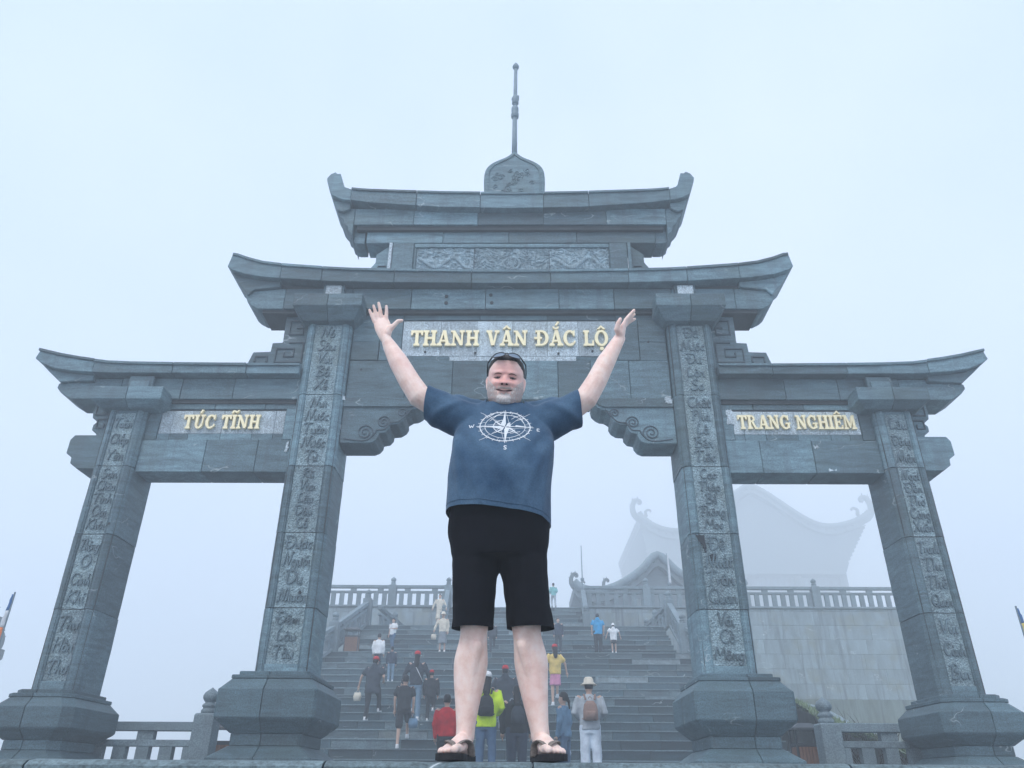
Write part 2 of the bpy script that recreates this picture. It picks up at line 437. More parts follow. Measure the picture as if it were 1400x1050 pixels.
# ---------------- balustrades
def finial_profile(s):
    return [(.115*s, 0), (.12*s, .02*s), (.12*s, .05*s), (.095*s, .075*s), (.095*s, .085*s), (.112*s, .10*s), (.115*s, .125*s), (.085*s, .155*s),
            (.075*s, .165*s), (.10*s, .19*s), (.122*s, .225*s), (.125*s, .265*s), (.105*s, .31*s), (.065*s, .345*s), (.028*s, .37*s), (.004*s, .392*s)]
def post(parent, x, y, z0, z1, w=.32, s=1.0):
    """square post from z0 to z1 (tip of the finial)"""
    zt = z1-.392*s
    p = MB().rings([(x-w/2, x+w/2, y-w/2, y+w/2, z0), (x-w/2, x+w/2, y-w/2, y+w/2, zt-.02), (x-w/2+.02, x+w/2-.02, y-w/2+.02, y+w/2-.02, zt)]).build('post', mt_rail, parent, bevel=.01)
    MB().lathe((x, y, zt), finial_profile(s), 20).build('finial', mt_rail, p, smooth=True)
    return p
def bal_run(name, label, a, b, zb, ztop, n, posts=(), group='stone balustrades', ph=1.36, s=1.0, pw=.32, rail_h=.13, mid=True):
    """run of balustrade from a to b (x, y, z ground), top rail height ztop above ground"""
    a = Vector(a); b = Vector(b)
    e = empty(name, ((a+b)/2), label, 'balustrade', group)
    up = Vector((0, 0, 1))
    def bar(o1, o2, w, h, nm):
        MB().bar(a+up*o1, b+up*o2, w, h).build(nm, mt_rail, e, bevel=.008)
    bar(ztop-rail_h/2, ztop-rail_h/2, .2, rail_h, 'top_rail')
    bar(ztop-rail_h*2.35, ztop-rail_h*2.35, .15, rail_h*.75, 'middle_rail')
    bar(.06, .06, .2, .12, 'bottom_rail')
    d = (b-a)
    zt = ztop-rail_h*2.7; n_s = n
    for i in range(n_s):
        p = a+d*((i+.5)/n_s)
        MB().bar(p+up*.1, p+up*(zt+.01), .13, .20, up=d.normalized()).build('baluster', mt_rail, e)
    nn = max(1, n_s//3)
    for i in range(nn):
        p = a+d*((i+.5)/nn)
        MB().bar(p+up*(ztop-rail_h*2.02), p+up*(ztop-rail_h*.95), .12, .26, up=d.normalized()).build('spacer', mt_rail, e)
    for p in posts:
        q = a+d*p; post(e, q.x, q.y, q.z-.05, q.z+ph, pw, s)
    return e
# near ones between and beside the gate pillars
bal_run('stone_balustrade', 'stone balustrade between the left outer and left inner gate pillars', (-6.6, 13.2, 0), (-4.77, 13.2, 0), 0, .84, 5, (1,), ph=1.36)
bal_run('stone_balustrade', 'stone balustrade between the right inner and right outer gate pillars, twigs behind it', (5.06, 13.2, 0), (6.9, 13.2, 0), 0, .88, 5, (0,), ph=1.27)
bal_run('stone_balustrade', 'onion topped balustrade post cut by the left edge of the photo', (-10.3, 12.6, 0), (-8.5, 12.6, 0), 0, .84, 4, (.27,), ph=1.47)
bal_run('stone_balustrade', 'onion topped balustrade post cut by the right edge of the photo', (8.4, 12.6, 0), (10.6, 12.6, 0), 0, .84, 4, (.06,), ph=1.33)
# on the upper platform
bal_run('stone_balustrade', 'balustrade on the wall left of the top flight, behind the woman in the cream coat', (-9.4, 35.66, 7.3), (-3.1, 35.66, 7.3), 0, 1.02, 16, (.0, .59, 1), ph=1.42, pw=.36)
bal_run('stone_balustrade', 'balustrade on the wall above the blue jacket, right of the top flight', (3.2, 35.66, 7.3), (9.4, 35.66, 7.3), 0, 1.02, 15, (.46, 1), ph=1.42, pw=.36)
bal_run('stone_balustrade', 'fog dimmed balustrade on the tall wall seen through the right bay', (9.7, 35.66, 7.3), (18.1, 35.66, 7.3), 0, 1.02, 21, (.49, 1), ph=1.42, pw=.36)
# along the second flight, right and left
bal_run('stone_balustrade', 'pale sloping balustrade down the right side of the stairs', (6.32, 31.9, 5.85), (6.2, 28.95, 4.35), 0, .95, 6, (0, 1), ph=1.42, pw=.36)
bal_run('stone_balustrade', 'lower sloping balustrade beside the right inner pillar', (6.3, 28.8, 4.32), (7.3, 26.0, 3.0), 0, .9, 5, (), ph=1.1, pw=.34)
bal_run('stone_balustrade', 'small balustrade falling away behind the right stair post', (6.2, 32.2, 5.8), (5.75, 34.9, 5.45), 0, .9, 6, (.48, .9), ph=1.2, pw=.3)
bal_run('stone_balustrade', 'pale sloping balustrade left of the stairs beside the litter bin', (-6.05, 31.9, 5.85), (-6.62, 28.95, 4.35), 0, .95, 6, (0, 1), ph=1.42, pw=.36)
bal_run('stone_balustrade', 'lower sloping balustrade beside the left inner pillar', (-6.65, 28.8, 4.32), (-7.3, 26.0, 3.0), 0, .9, 5, (), ph=1.1, pw=.34)
bal_run('stone_balustrade', 'small balustrade falling away behind the left stair post', (-5.6, 32.2, 5.8), (-4.7, 34.9, 5.3), 0, .85, 6, (.5,), ph=1.15, pw=.3)
bal_run('stone_balustrade', 'balustrade climbing the right side of the top flight', (3.12, 35.6, 7.3), (3.04, 33.4, 5.9), 0, .85, 5, (1,), ph=1.1, pw=.3, s=.9)
bal_run('stone_balustrade', 'balustrade climbing the left side of the top flight', (-3.12, 35.6, 7.3), (-3.04, 33.4, 5.9), 0, .85, 5, (1,), ph=1.1, pw=.3, s=.9)

# ---------------- litter bins
def bin_(label, x, y, z, sc=1.0, w=.42):
    e = empty('litter_bin', (x, y, z), label, 'litter bin', 'litter bins beside the balustrades')
    h = .55*sc; w = w*sc
    MB().rings([(x-w/2-.02, x+w/2+.02, y-.17, y+.17, z+.0), (x-w/2-.02, x+w/2+.02, y-.17, y+.17, z+.04)]).build('base', mt_metal, e)
    for sx in (-1, 1):
        for sy in (-1, 1): MB().box(x+sx*w/2-.014, x+sx*w/2+.014, y+sy*.15-.014, y+sy*.15+.014, z+.04, z+.84*sc).build('corner_post', mt_metal, e)
    k = 7
    for i in range(k):
        a = x-w/2+.02+(w-.04)*i/k; MB().box(a+.004, a+(w-.04)/k-.004, y-.16, y-.145, z+.05, z+h+.03).build('slat', mt_bin, e)
    for i in range(5):
        a = y-.13+.26*i/5
        for sx in (-1, 1): MB().box(x+sx*w/2-.008, x+sx*w/2+.008, a+.004, a+.048, z+.05, z+h+.03).build('slat', mt_bin, e)
    MB().box(x-w/2+.03, x+w/2-.03, y-.13, y+.13, z+.05, z+h+.06).build('liner', mt_metal, e)
    MB().box(x-w/2-.01, x+w/2+.01, y-.165, y+.165, z+h+.04, z+h+.09).build('rim', mt_metal, e)
    MB().rings([(x-w/2-.06, x+w/2+.06, y-.22, y+.22, z+.84*sc), (x-w/2-.05, x+w/2+.05, y-.21, y+.21, z+.87*sc), (x-w/2+.12, x+w/2-.12, y-.06, y+.06, z+.95*sc)]).build('lid', mt_metal, e)
bin_('brown slatted litter bin behind the right hand balustrade post', 4.93, 13.9, 0, .98)
bin_('brown slatted litter bin half hidden behind the left inner pillar base', -4.72, 13.95, 0, .94)
bin_('fog faded litter bin on the stair landing at the left', -6.0, 29.3, 4.31, 1.0, .5)

# ---------------- bare shrubs behind the right balustrade
def shrub(label, x, y, z, h, seed, n=16):
    r = random.Random(seed); e = empty('bare_shrub', (x, y, z), label, 'shrub', 'bare shrubs behind the right balustrade')
    def branch(p, d, L_, rad, lev, mb):
        pts = [p]; q = Vector(p); d = Vector(d)
        for i in range(4):
            d = (d+Vector((r.uniform(-.25, .25), r.uniform(-.25, .25), r.uniform(-.05, .2)))).normalized()
            q = q+d*L_/4; pts.append(q.copy())
            if lev < 2 and i > 0 and r.random() < .85:
                branch(q, (d+Vector((r.uniform(-.9, .9), r.uniform(-.9, .9), r.uniform(-.1, .5)))).normalized(), L_*.55, rad*.55, lev+1, mb)
        mb.tube(pts, [rad, rad*.85, rad*.7, rad*.5, rad*.25], 5)
    for i in range(n):
        mb = MB(); a = r.uniform(0, 2*pi)
        branch((x+cos(a)*.1, y+sin(a)*.1, z), (cos(a)*.45, sin(a)*.45, 1), h*r.uniform(.6, 1), .012, 0, mb)
        mb.build('stem', mt_twig, e)
shrub('bare twiggy shrub nearest the right balustrade post', 5.75, 14.3, -.05, .74, 1, 9)
shrub('bare twiggy shrub in the middle of the right balustrade', 6.35, 14.5, -.05, .80, 2, 10)
shrub('bare twiggy shrub beside the right outer pillar base', 7.0, 14.4, -.05, .72, 3, 9)
# ================================================================== THE GATE
YM = 12.43
gate = empty('stone_gate', (0, YM, 0), 'grey slate gateway with three bays, stacked upturned roofs and a spire, straddling the stairs', 'gate')
def mirror(pts): return [(-x, z) for x, z in reversed(pts)]
ri = random.Random(21)

# ---- strokes: carved handwriting, one polyline set per glyph, unit height, advance
def E_(cx, cy, rx, ry, a0, a1, n=12): return [(cx+rx*cos(radians(a0+(a1-a0)*i/n)), cy+ry*sin(radians(a0+(a1-a0)*i/n))) for i in range(n+1)]
G = {
 'N': (.75, [[(0, .1), (.08, 0), (.22, .95), (.5, .05), (.68, 1), (.8, .95)]]),
 'S': (.6, [[(.58, .85), (.4, 1), (.15, .85), (.2, .6), (.5, .4), (.45, .08), (.15, 0), (-.02, .18)]]),
 'V': (.6, [[(0, .9), (.12, 1), (.25, .02), (.6, 1), (.7, .95)]]),
 'B': (.65, [[(.12, .95), (.1, 0)], [(-.08, .85), (.3, 1), (.52, .82), (.2, .55), (.58, .35), (.45, .03), (.0, .03)]]),
 'K': (.65, [[(.1, 1), (.05, 0)], [(.6, .95), (.1, .45), (.62, 0)]]),
 'R': (.65, [[(.1, .95), (.05, 0)], [(-.08, .85), (.3, 1), (.52, .78), (.12, .5), (.66, 0)]]),
 'T': (.6, [[(-.1, .85), (.2, .98), (.7, .95)], [(.32, .95), (.2, .05), (.35, .0)]]),
 'L': (.6, [[(.3, .95), (.12, .8), (.12, .1), (.25, .03), (.6, .12)]]),
 'D': (.75, [[(.1, .9), (.12, .05), (.5, .1), (.72, .5), (.5, .92), (-.1, .9)]]),
 'Đ': (.75, [[(.1, .9), (.12, .05), (.5, .1), (.72, .5), (.5, .92), (-.1, .9)], [(-.1, .5), (.35, .5)]]),
 'C': (.68, [E_(.38, .5, .36, .5, 50, 315)]),
 'G': (.7, [E_(.38, .5, .36, .5, 50, 340), [(.4, .45), (.75, .45), (.7, 0)]]),
 'Q': (.75, [E_(.38, .5, .36, .5, 80, 430), [(.4, .25), (.75, -.1)]]),
 'P': (.6, [[(.12, .95), (.1, 0)], [(-.08, .85), (.35, 1), (.55, .75), (.12, .5)]]),
 'H': (.7, [[(.1, 1), (.05, 0)], [(.62, 1), (.58, 0)], [(.05, .5), (.6, .55)]]),
 'M': (.85, [[(0, 0), (.15, .95), (.4, .3), (.7, .98), (.8, 0)]]),
 'O': (.75, [E_(.38, .5, .36, .5, 80, 430)]),
 'X': (.65, [[(0, 1), (.6, 0)], [(.62, 1), (0, 0)]]),
 'Y': (.65, [[(0, 1), (.3, .5), (.62, 1)], [(.3, .5), (.25, 0)]]),
 'a': (.42, [E_(.18, .22, .17, .22, 60, 380), [(.36, .44), (.34, .06), (.42, 0)]]),
 'o': (.40, [E_(.18, .22, .17, .22, 80, 440)]),
 'u': (.42, [[(0, .42), (.04, .08), (.2, .02), (.34, .42)], [(.34, .42), (.33, .05), (.42, .0)]]),
 'n': (.42, [[(.02, 0), (.05, .42), (.1, .3), (.27, .42), (.3, .05), (.42, 0)]]),
 'i': (.2, [[(.05, .42), (.07, .04), (.2, 0)]]),
 'e': (.38, [[(.02, .2), (.3, .28), (.2, .44), (.02, .25), (.12, .02), (.36, .08)]]),
 'c': (.36, [E_(.2, .22, .17, .22, 50, 310)]),
 'm': (.6, [[(.02, 0), (.05, .42), (.1, .3), (.24, .42), (.27, .02), (.3, .3), (.46, .42), (.5, .03), (.6, 0)]]),
 'h': (.42, [[(.06, .95), (.03, 0)], [(.05, .25), (.25, .42), (.3, .03), (.42, 0)]]),
 't': (.3, [[(.12, .75), (.1, .05), (.28, .02)], [(-.04, .45), (.28, .47)]]),
 'g': (.42, [E_(.18, .22, .17, .22, 60, 380), [(.35, .42), (.32, -.25), (.1, -.35), (0, -.2)]]),
 'p': (.42, [[(.05, .42), (.02, -.35)], E_(.2, .22, .17, .22, 160, -160)]),
 'r': (.3, [[(.03, .42), (.05, 0)], [(.05, .25), (.2, .42), (.3, .38)]]),
 'y': (.4, [[(0, .42), (.05, .1), (.2, .05), (.32, .42)], [(.34, .42), (.28, -.3), (.05, -.32)]]),
 'l': (.25, [[(.08, .95), (.05, .05), (.22, .02)]]),
}
ACC = {'´': [[(-.06, 0), (.08, .16)]], '`': [[(-.08, .16), (.06, 0)]], '^': [[(-.12, 0), (0, .14), (.12, 0)]], '?': [[(-.04, .16), (.06, .12), (0, 0)]],
       '~': [[(-.14, .02), (-.05, .12), (.05, .03), (.14, .12)]], '.': [[(-.02, -.66), (.03, -.66)]], 'u': [[(-.1, .12), (0, 0), (.1, .12)]], "'": [[(.1, -.14), (.18, 0)]]}
def word(mb, text, xc, z, h, wmax, y0, y1, slant=.16, rot=0):
    """text: list of (glyph, accents)"""
    adv = []; x = 0
    for ch, ac in text:
        adv.append(x); x += G[ch][0]*(1 if ch.islower() else 1.0)+.06
    s = min(h, wmax/max(x, .3)); tot = x*s; sw = h*.125
    for (ch, ac), ax in zip(text, adv):
        for st in G[ch][1]:
            P = smooth_pts(st, 3) if len(st) < 9 else st
            mb.ribbon([(xc-tot/2+(ax+px)*s+pz*h*slant*.6, z+pz*h*(1 if s >= h*.8 else .9)) for px, pz in P], sw, y0+rnd.uniform(-.0008, .0008), y1)
        top = 1.08 if ch.isupper() else .58
        for i, a in enumerate(ac):
            for st in ACC[a]:
                mb.ribbon([(xc-tot/2+(ax+G[ch][0]*.45+px)*s+top*h*slant*.5, z+(top+i*.17+pz)*h) for px, pz in st], sw*.8, y0+rnd.uniform(-.0008, .0008), y1)
def T_(s):
    """'Nu´i' style coding: accents follow their vowel"""
    out = []; acc = set("´`^?~.'"); 
    i = 0
    for ch in s:
        if ch in acc and out: out[-1] = (out[-1][0], out[-1][1]+ch)
        else: out.append((ch, ''))
    return out

# ---- pillars
def shaft(cx, hw, y0, y1, joints, words, wh, side):
    """joints: z from bottom to top. Blocks with a sunk inscription panel in the front"""
    pil = mk('pillar_core', *cbox(cx-hw+.03, cx+hw-.03, y0+.05, y1-.03, joints[0]-.02, joints[-1]+.02), mt_core, gate, recalc=False)
    c = .10; a = hw-.155                                            # corner chamfer, half width of sunk panel
    prof = [(-hw, y1-c*.6), (-hw, y0+c), (-hw+.035, y0+c*.55), (-hw+c*.55, y0+.03), (-hw+c, y0), (-a-.03, y0), (-a-.022, y0+.014), (-a-.012, y0+.014), (-a, y0+.002), (-a+.012, y0+.034),
            (a-.012, y0+.034), (a, y0+.002), (a+.012, y0+.014), (a+.022, y0+.014), (a+.03, y0), (hw-c, y0), (hw-c*.55, y0+.03), (hw-.035, y0+c*.55), (hw, y0+c), (hw, y1-c*.6), (hw-c*.6, y1), (-hw+c*.6, y1)]
    nb = len(joints)-1
    for i in range(nb):
        z0, z1 = joints[i]+.007, joints[i+1]-.007
        dx = ri.uniform(-.006, .006); dy = ri.uniform(-.006, .006)
        n = len(prof); ns = 5; V = []
        for s in range(ns+1):
            z = z0+(z1-z0)*s/ns
            for k, (px, py) in enumerate(prof):
                wob = noise.noise(Vector((cx*3+px*7, py*7, z*2.3)))*.007
                V.append((cx+dx+px+wob, py+dy+wob*.6*(1 if py < y0+.2 else 0), z))
        F = [tuple(range(n)), tuple(range((ns+1)*n-1, ns*n-1, -1))]
        for s in range(ns):
            for k in range(n): F.append((s*n+k, s*n+(k+1) % n, (s+1)*n+(k+1) % n, (s+1)*n+k))
        b = mk('shaft_block', V, F, mt_slate, gate)
        # chiselled ground inside the frame
        pz0 = z0+(.13 if i == 0 else 0); pz1 = z1-(.06 if i == nb-1 else 0)
        nx, nz = 22, max(10, int((pz1-pz0)/.025)); V = []; F = []
        ph = a-.014
        for q in range(nz+1):
            for p in range(nx+1):
                x = -ph+2*ph*p/nx; z = pz0+(pz1-pz0)*q/nz
                if i == nb-1 and q == nz: pass
                d = abs(noise.noise(Vector(((cx+x)*22, 3, z*22))))*.012+noise.noise(Vector(((cx+x)*60, 7, z*60)))*.004
                V.append((cx+dx+x, y0+dy+.030-d, z))
        for q in range(nz):
            for p in range(nx): k = q*(nx+1)+p; F.append((k, k+1, k+nx+2, k+nx+1))
        mk('chiselled_panel', V, F, mt_chisel, b, recalc=False)
        if i == 0: mk('panel_sill', *cbox(cx+dx-a+.004, cx+dx+a-.004, y0+dy+.003, y0+dy+.05, z0+.002, pz0-.004), mt_slate, b, bevel=.006)
        # handwriting
        ws = words[nb-1-i]; m = len(ws)
        top = pz1-.04; bot = pz0+.03; pitch = (top-bot)/m
        for j, w in enumerate(ws):
            mb = MB(); word(mb, T_(w), cx+dx+.01, top-pitch*(j+.78), min(wh, pitch*.78), 2*ph*.92, y0+dy+.002, y0+dy+.028)
            mb.build('carved_word', mt_script, b, recalc=True)
WLI = [["No´", "Sa^u", "Vui", "Bo^´", "Xe^´"], ["Nui", "Nu'o´'c", "Tua^n", "Nu'o´'c", "Tu'`"], ["Ru~", "Va`o", "La^u", "Da^u", "Co^?"], ["Đu'o'.c", "Ngu'o`'i", "Du", "Nhua^`n"], ["Đe^m", "La^u", "Ta^u"]]
WRI = [["Đa´", "Nu'o´'c", "Đu'.", "Lo`n", "So'"], ["Cha^´t", "Pha", "La^´", "Be^n", "Tie^c"], ["Cao", "Tha´p", "Be^?", "Tho^ng", "Mo.c"], ["Đe^´", "Nha^´t", "Tra^n", "Quan"], ["Vo´'i", "Co^`", "Mo^ng"]]
WLO = [["Tua^n", "Cha^´p", "Ye^n"], ["So'n", "Cha^u", "Ti`nh", "Oai", "Kho´i"], ["Tho^ng", "O'?", "Ca?nh", "Khi´"], ["Thu", "Ho^`n", "Tho'"]]
WRO = [["La^u", "Đo^ng", "Nha^n"], ["Ngo.t", "Đe^`n", "Tho'`", "Ca`ng", "Xua^n"], ["Tranh", "Thi", "The^´", "Quan"], ["Vui", "Ca?nh", "Bu.i"]]
CI, CO = 3.355, 6.727
for s, w in ((-1, WLI), (1, WRI)):
    shaft(s*CI, .413, 12.0, 12.87, [1.43, 2.39, 3.59, 4.75, 6.11, 7.62], w, .225, s)
for s, w in ((-1, WLO), (1, WRO)):
    shaft(s*CO, .342, 12.0, 12.87, [1.17, 2.355, 3.55, 4.74, 5.80], w, .20, s)

# ---- pillar bases: stacked profile cut in blocks by vertical joints
def base(cx, hx, hy, prof, split, chm=.16):
    """prof: (inset, z) from bottom; inset in from (hx, hy)"""
    mk('base_core', *cbox(cx-hx*.6, cx+hx*.6, YM-hy*.6, YM+hy*.6, .01, prof[-1][-1][1]-.01), mt_core, gate, recalc=False)
    groups = prof
    for nm, g0, in (('base_course', groups),):
        pass
    for ci, course in enumerate(prof_courses(prof)):
        for (xa, xb, side) in ((-1, split, 0), (split, 1, 1)):
            V = []; F = []
            ring = []
            for ins, z in course:
                ax, ay = hx-ins, hy-ins
                x0 = -ax if side == 0 else split*hx+.005
                x1 = split*hx-.005 if side == 0 else ax
                ch = chm
                jit = .0
                if side == 0: pts = [(x1, -ay), (x1, ay), (x0+ch, ay), (x0, ay-ch), (x0, -ay+ch), (x0+ch, -ay)]
                else: pts = [(x0, ay), (x0, -ay), (x1-ch, -ay), (x1, -ay+ch), (x1, ay-ch), (x1-ch, ay)]
                ring.append([(cx+p[0], YM+p[1], z) for p in pts])
            n = 6
            for r_ in ring: V += r_
            for i in range(len(ring)-1):
                for k in range(n): F.append((i*n+k, i*n+(k+1) % n, (i+1)*n+(k+1) % n, (i+1)*n+k))
            F += [tuple(range(n)), tuple(range(len(V)-1, len(V)-1-n, -1))]
            mk('base_block', V, F, mt_base, gate, bevel=.006)
def prof_courses(prof):
    out = [];
    for c in prof: out.append(c)
    return out
PB_I = [[(-.10, 0), (-.10, .235)], [(-.02, .240), (-.02, .285), (.20, .44)], [(.21, .445), (.21, .60)], [(.20, .604), (.02, .77), (0, .80), (0, 1.17), (.03, 1.20), (.13, 1.32)], [(.12, 1.324), (.12, 1.375)], [(.20, 1.379), (.20, 1.432)]]
PB_O = [[(-.10, 0), (-.10, .18)], [(-.02, .184), (-.02, .225), (.17, .37)], [(.18, .374), (.18, .50)], [(.17, .504), (.02, .63), (0, .66), (0, .93), (.03, .96), (.12, 1.06)], [(.11, 1.064), (.11, 1.115)], [(.18, 1.119), (.18, 1.172)]]
for s in (-1, 1):
    base(s*3.38, .715, .85, PB_I, -.08 if s < 0 else .18, .035)
    base(s*6.745, .60, .80, PB_O, .1*s, .13)

# ---- capitals
def cap(cx, hx, hy, z0, zs, z1, split, ins=.17):
    for xa, xb in ((-1, split), (split, 1)):
        a0, a1 = cx+xa*hx, cx+xb*hx
        L0 = ins if xa == -1 else .004; L1 = ins if xb == 1 else .004
        o0 = 0 if xa == -1 else .004; o1 = 0 if xb == 1 else .004
        V = MB().rings([(a0+L0, a1-L1, YM-hy+ins*1.15, YM+hy-ins*1.15, z0), (a0+o0, a1-o1, YM-hy, YM+hy, zs), (a0+o0, a1-o1, YM-hy, YM+hy, z1)])
        V.build('cap_block', mt_slate, gate, bevel=.008)
for s in (-1, 1):
    cap(s*CI, .64, .74, 7.58, 7.80, 8.06, 0)
    block('dado_block', s*CI-.20, s*CI+.20, 12.0, 12.1, 8.03, 8.52, mt_slate, gate)
    block('dado_block', s*CI-.15, s*CI+.15, 11.97, 12.02, 8.16, 8.44, mt_granite, gate)
    cap(s*6.66, .62, .68, 5.79, 5.89, 6.13, 0, .15)
    block('dado_block', s*6.6-.22, s*6.6+.22, 12.0, 12.1, 6.12, 6.47, mt_slate, gate)
    block('dado_block', s*6.6-.17, s*6.6+.17, 11.97, 12.02, 6.18, 6.36, mt_slate, gate)

# ---- curved courses cut into blocks
def course(name, top, bot, cuts, y0, y1, mat, core=True, lip=0, jy=.006):
    """top/bot: z curves over x (sorted). cuts: x positions"""
    for a, b in zip(cuts, cuts[1:]):
        xs = [a+.005]+[q for q in sorted(set([p[0] for p in top+bot])) if a+.03 < q < b-.03]+[b-.005]
        up = [(x, lerp_curve(top, x)) for x in xs]; lo = [(x, lerp_curve(bot, x)) for x in xs]
        d = ri.uniform(-jy, jy)
        pts = lo+up[::-1]
        o = MB().prism(pts, y0+d, y1).build(name, mat, gate, bevel=.008)
        if lip:
            u2 = [(x+(0), z+.002) for x, z in up]; l2 = [(x, z-lip) for x, z in up]
            MB().prism(l2+u2[::-1], y0+d-.035, y0+d+.02).build('drip_lip', mat, o, bevel=.006)
    if core:
        xs = [cuts[0]+.04+(cuts[-1]-cuts[0]-.08)*i/24 for i in range(25)]
        MB().prism([(x, lerp_curve(bot, x)+.03) for x in xs]+[(x, lerp_curve(top, x)-.03) for x in reversed(xs)], y0+.03, y1-.03).build('joint_core', mt_core, gate)
def sym_curve(c): return sorted([(-x, z) for x, z in c if x > 0]+c)
def end_piece(name, pts, y0, y1, mat, s):
    P = pts if s < 0 else mirror(pts)
    return MB().prism(P, y0, y1).build(name, mat, gate, bevel=.01)
# low roofs (one each side)
for s in (-1, 1):
    top = [(3.76, 6.69), (5.0, 6.69), (6.0, 6.70), (6.8, 6.715), (7.24, 6.735), (7.5, 6.77)]
    bot = [(3.76, 6.49), (6.0, 6.495), (6.8, 6.50), (7.18, 6.50), (7.5, 6.515)]
    sc = lambda c: sorted([(s*x, z) for x, z in c])
    course('eave_block', sc(top), sc(bot), sorted([s*x for x in (3.76, 4.72, 6.05, 7.5)]), 11.93, 12.93, mt_slate, lip=.05)
    tip = [(-7.505, 6.515), (-7.505, 6.77), (-7.8, 6.82), (-8.14, 6.885), (-8.4, 6.95), (-8.57, 7.0), (-8.62, 6.81), (-8.35, 6.58), (-8.10, 6.36), (-8.0, 6.5)]
    tip = [(-7.505, 6.40), (-7.505, 6.775), (-7.8, 6.82), (-8.14, 6.885), (-8.4, 6.95), (-8.57, 7.0), (-8.62, 6.81), (-8.35, 6.58), (-8.10, 6.37), (-7.9, 6.39)]
    end_piece('eave_tip', [(-7.505, 6.52), (-7.505, 6.775), (-7.8, 6.82), (-8.14, 6.885), (-8.4, 6.95), (-8.57, 7.0), (-8.62, 6.81), (-8.50, 6.72), (-8.2, 6.60), (-7.9, 6.55)], 11.94, 12.92, mt_slate, s)
    end_piece('eave_wedge', [(-7.51, 6.41), (-7.51, 6.515), (-7.9, 6.545), (-8.2, 6.595), (-8.50, 6.715), (-8.35, 6.58), (-8.10, 6.37), (-7.9, 6.39)], 12.05, 12.82, mt_slate, s)
    lp = [(-8.59, 7.012), (-8.4, 6.965), (-8.14, 6.90), (-7.8, 6.835), (-7.51, 6.79)]
    end_piece('drip_lip', lp+[(x, z-.055) for x, z in reversed(lp)], 11.905, 11.95, mt_slate, s)
    # frieze under the eave
    for a, b in ((3.76, 4.95), (4.95, 5.9), (5.9, 7.0)):
        x0, x1 = sorted((s*a, s*b)); block('frieze_block', x0+.004, x1-.004, 12.12+ri.uniform(-.006, .006), 12.74, 6.07, 6.485, mt_slate, gate)
    end_piece('frieze_end', [(-7.005, 6.07), (-7.86, 6.07), (-8.08, 6.2), (-8.17, 6.3), (-8.16, 6.38), (-8.1, 6.41), (-7.505, 6.39), (-7.5, 6.48), (-7.005, 6.48)], 12.125, 12.735, mt_slate, s)
    mk('joint_core', *cbox(*sorted((s*3.8, s*7.3)), 12.16, 12.7, 6.0, 6.6), mt_core, gate, recalc=False)
    # beam
    for a, b in ((3.76, 4.35), (4.35, 5.25), (5.25, 6.39)):
        x0, x1 = sorted((s*a, s*b)); block('beam_block', x0+.004, x1-.004, 12.15+ri.uniform(-.005, .005), 12.70, 4.69, 5.29, mt_slate, gate)
        block('beam_strip', x0+.004, x1-.004, 12.19, 12.66, 5.90, 6.065, mt_slate, gate)
    mk('joint_core', *cbox(*sorted((s*3.78, s*6.37)), 12.21, 12.64, 4.73, 6.06), mt_core, gate, recalc=False)
    fr = [(3.76, 3.95), (6.17, 6.38)]
    for a, b in fr:
        x0, x1 = sorted((s*a, s*b)); block('panel_jamb', x0, x1, 12.165, 12.67, 5.30, 5.895, mt_slate, gate)
    xs = [3.955, 4.13, 4.5, 5.05, 5.62, 5.95, 6.165]
    for i, (a, b) in enumerate(zip(xs, xs[1:])):
        x0, x1 = sorted((s*a, s*b))
        m_ = mt_granite if not (i == 3 and s < 0) else mt_granite
        block('panel_tile', x0+.003, x1-.003, 12.185+ri.uniform(-.004, .004), 12.66, 5.42, 5.86, m_, gate, bev=.003)
        block('panel_base_tile', x0+.003, x1-.003, 12.178, 12.66, 5.295, 5.415, mt_slate, gate, bev=.003)
    # corbel and carved bracket beyond the outer pillar
    end_piece('beam_end', [(-7.08, 4.74), (-7.40, 4.74), (-7.54, 4.84), (-7.55, 4.95), (-7.66, 5.03), (-7.66, 5.28), (-7.60, 5.37), (-7.08, 5.37)], 12.15, 12.71, mt_slate, s)
    br = end_piece('carved_bracket', [(-7.06, 5.375), (-7.29, 5.375), (-7.30, 5.44), (-7.40, 5.52), (-7.40, 5.62), (-7.34, 5.68), (-7.45, 5.76), (-7.47, 5.88), (-7.46, 6.06), (-7.06, 6.06)], 12.26, 12.6, mt_slate, s)
    mb = MB()
    for P in ([(-7.08, 5.72), (-7.33, 5.72), (-7.33, 5.56), (-7.2, 5.56), (-7.2, 5.64)], [(-7.08, 5.98), (-7.4, 5.98), (-7.4, 5.82), (-7.18, 5.82), (-7.18, 5.9)]):
        mb.ribbon([(x*(-s), z) if s > 0 else (x, z) for x, z in P], .03, 12.235, 12.27)
    mb.build('key_pattern', mt_line, br)
    # stepped bracket above the low roof
    sb = end_piece('stepped_bracket', [(-3.77, 6.70), (-4.86, 6.70), (-4.84, 6.91), (-4.78, 7.12), (-4.46, 7.13), (-4.45, 7.32), (-4.26, 7.33), (-4.27, 7.96), (-3.77, 7.96)], 12.25, 12.62, mt_slate, s)
    mb = MB()
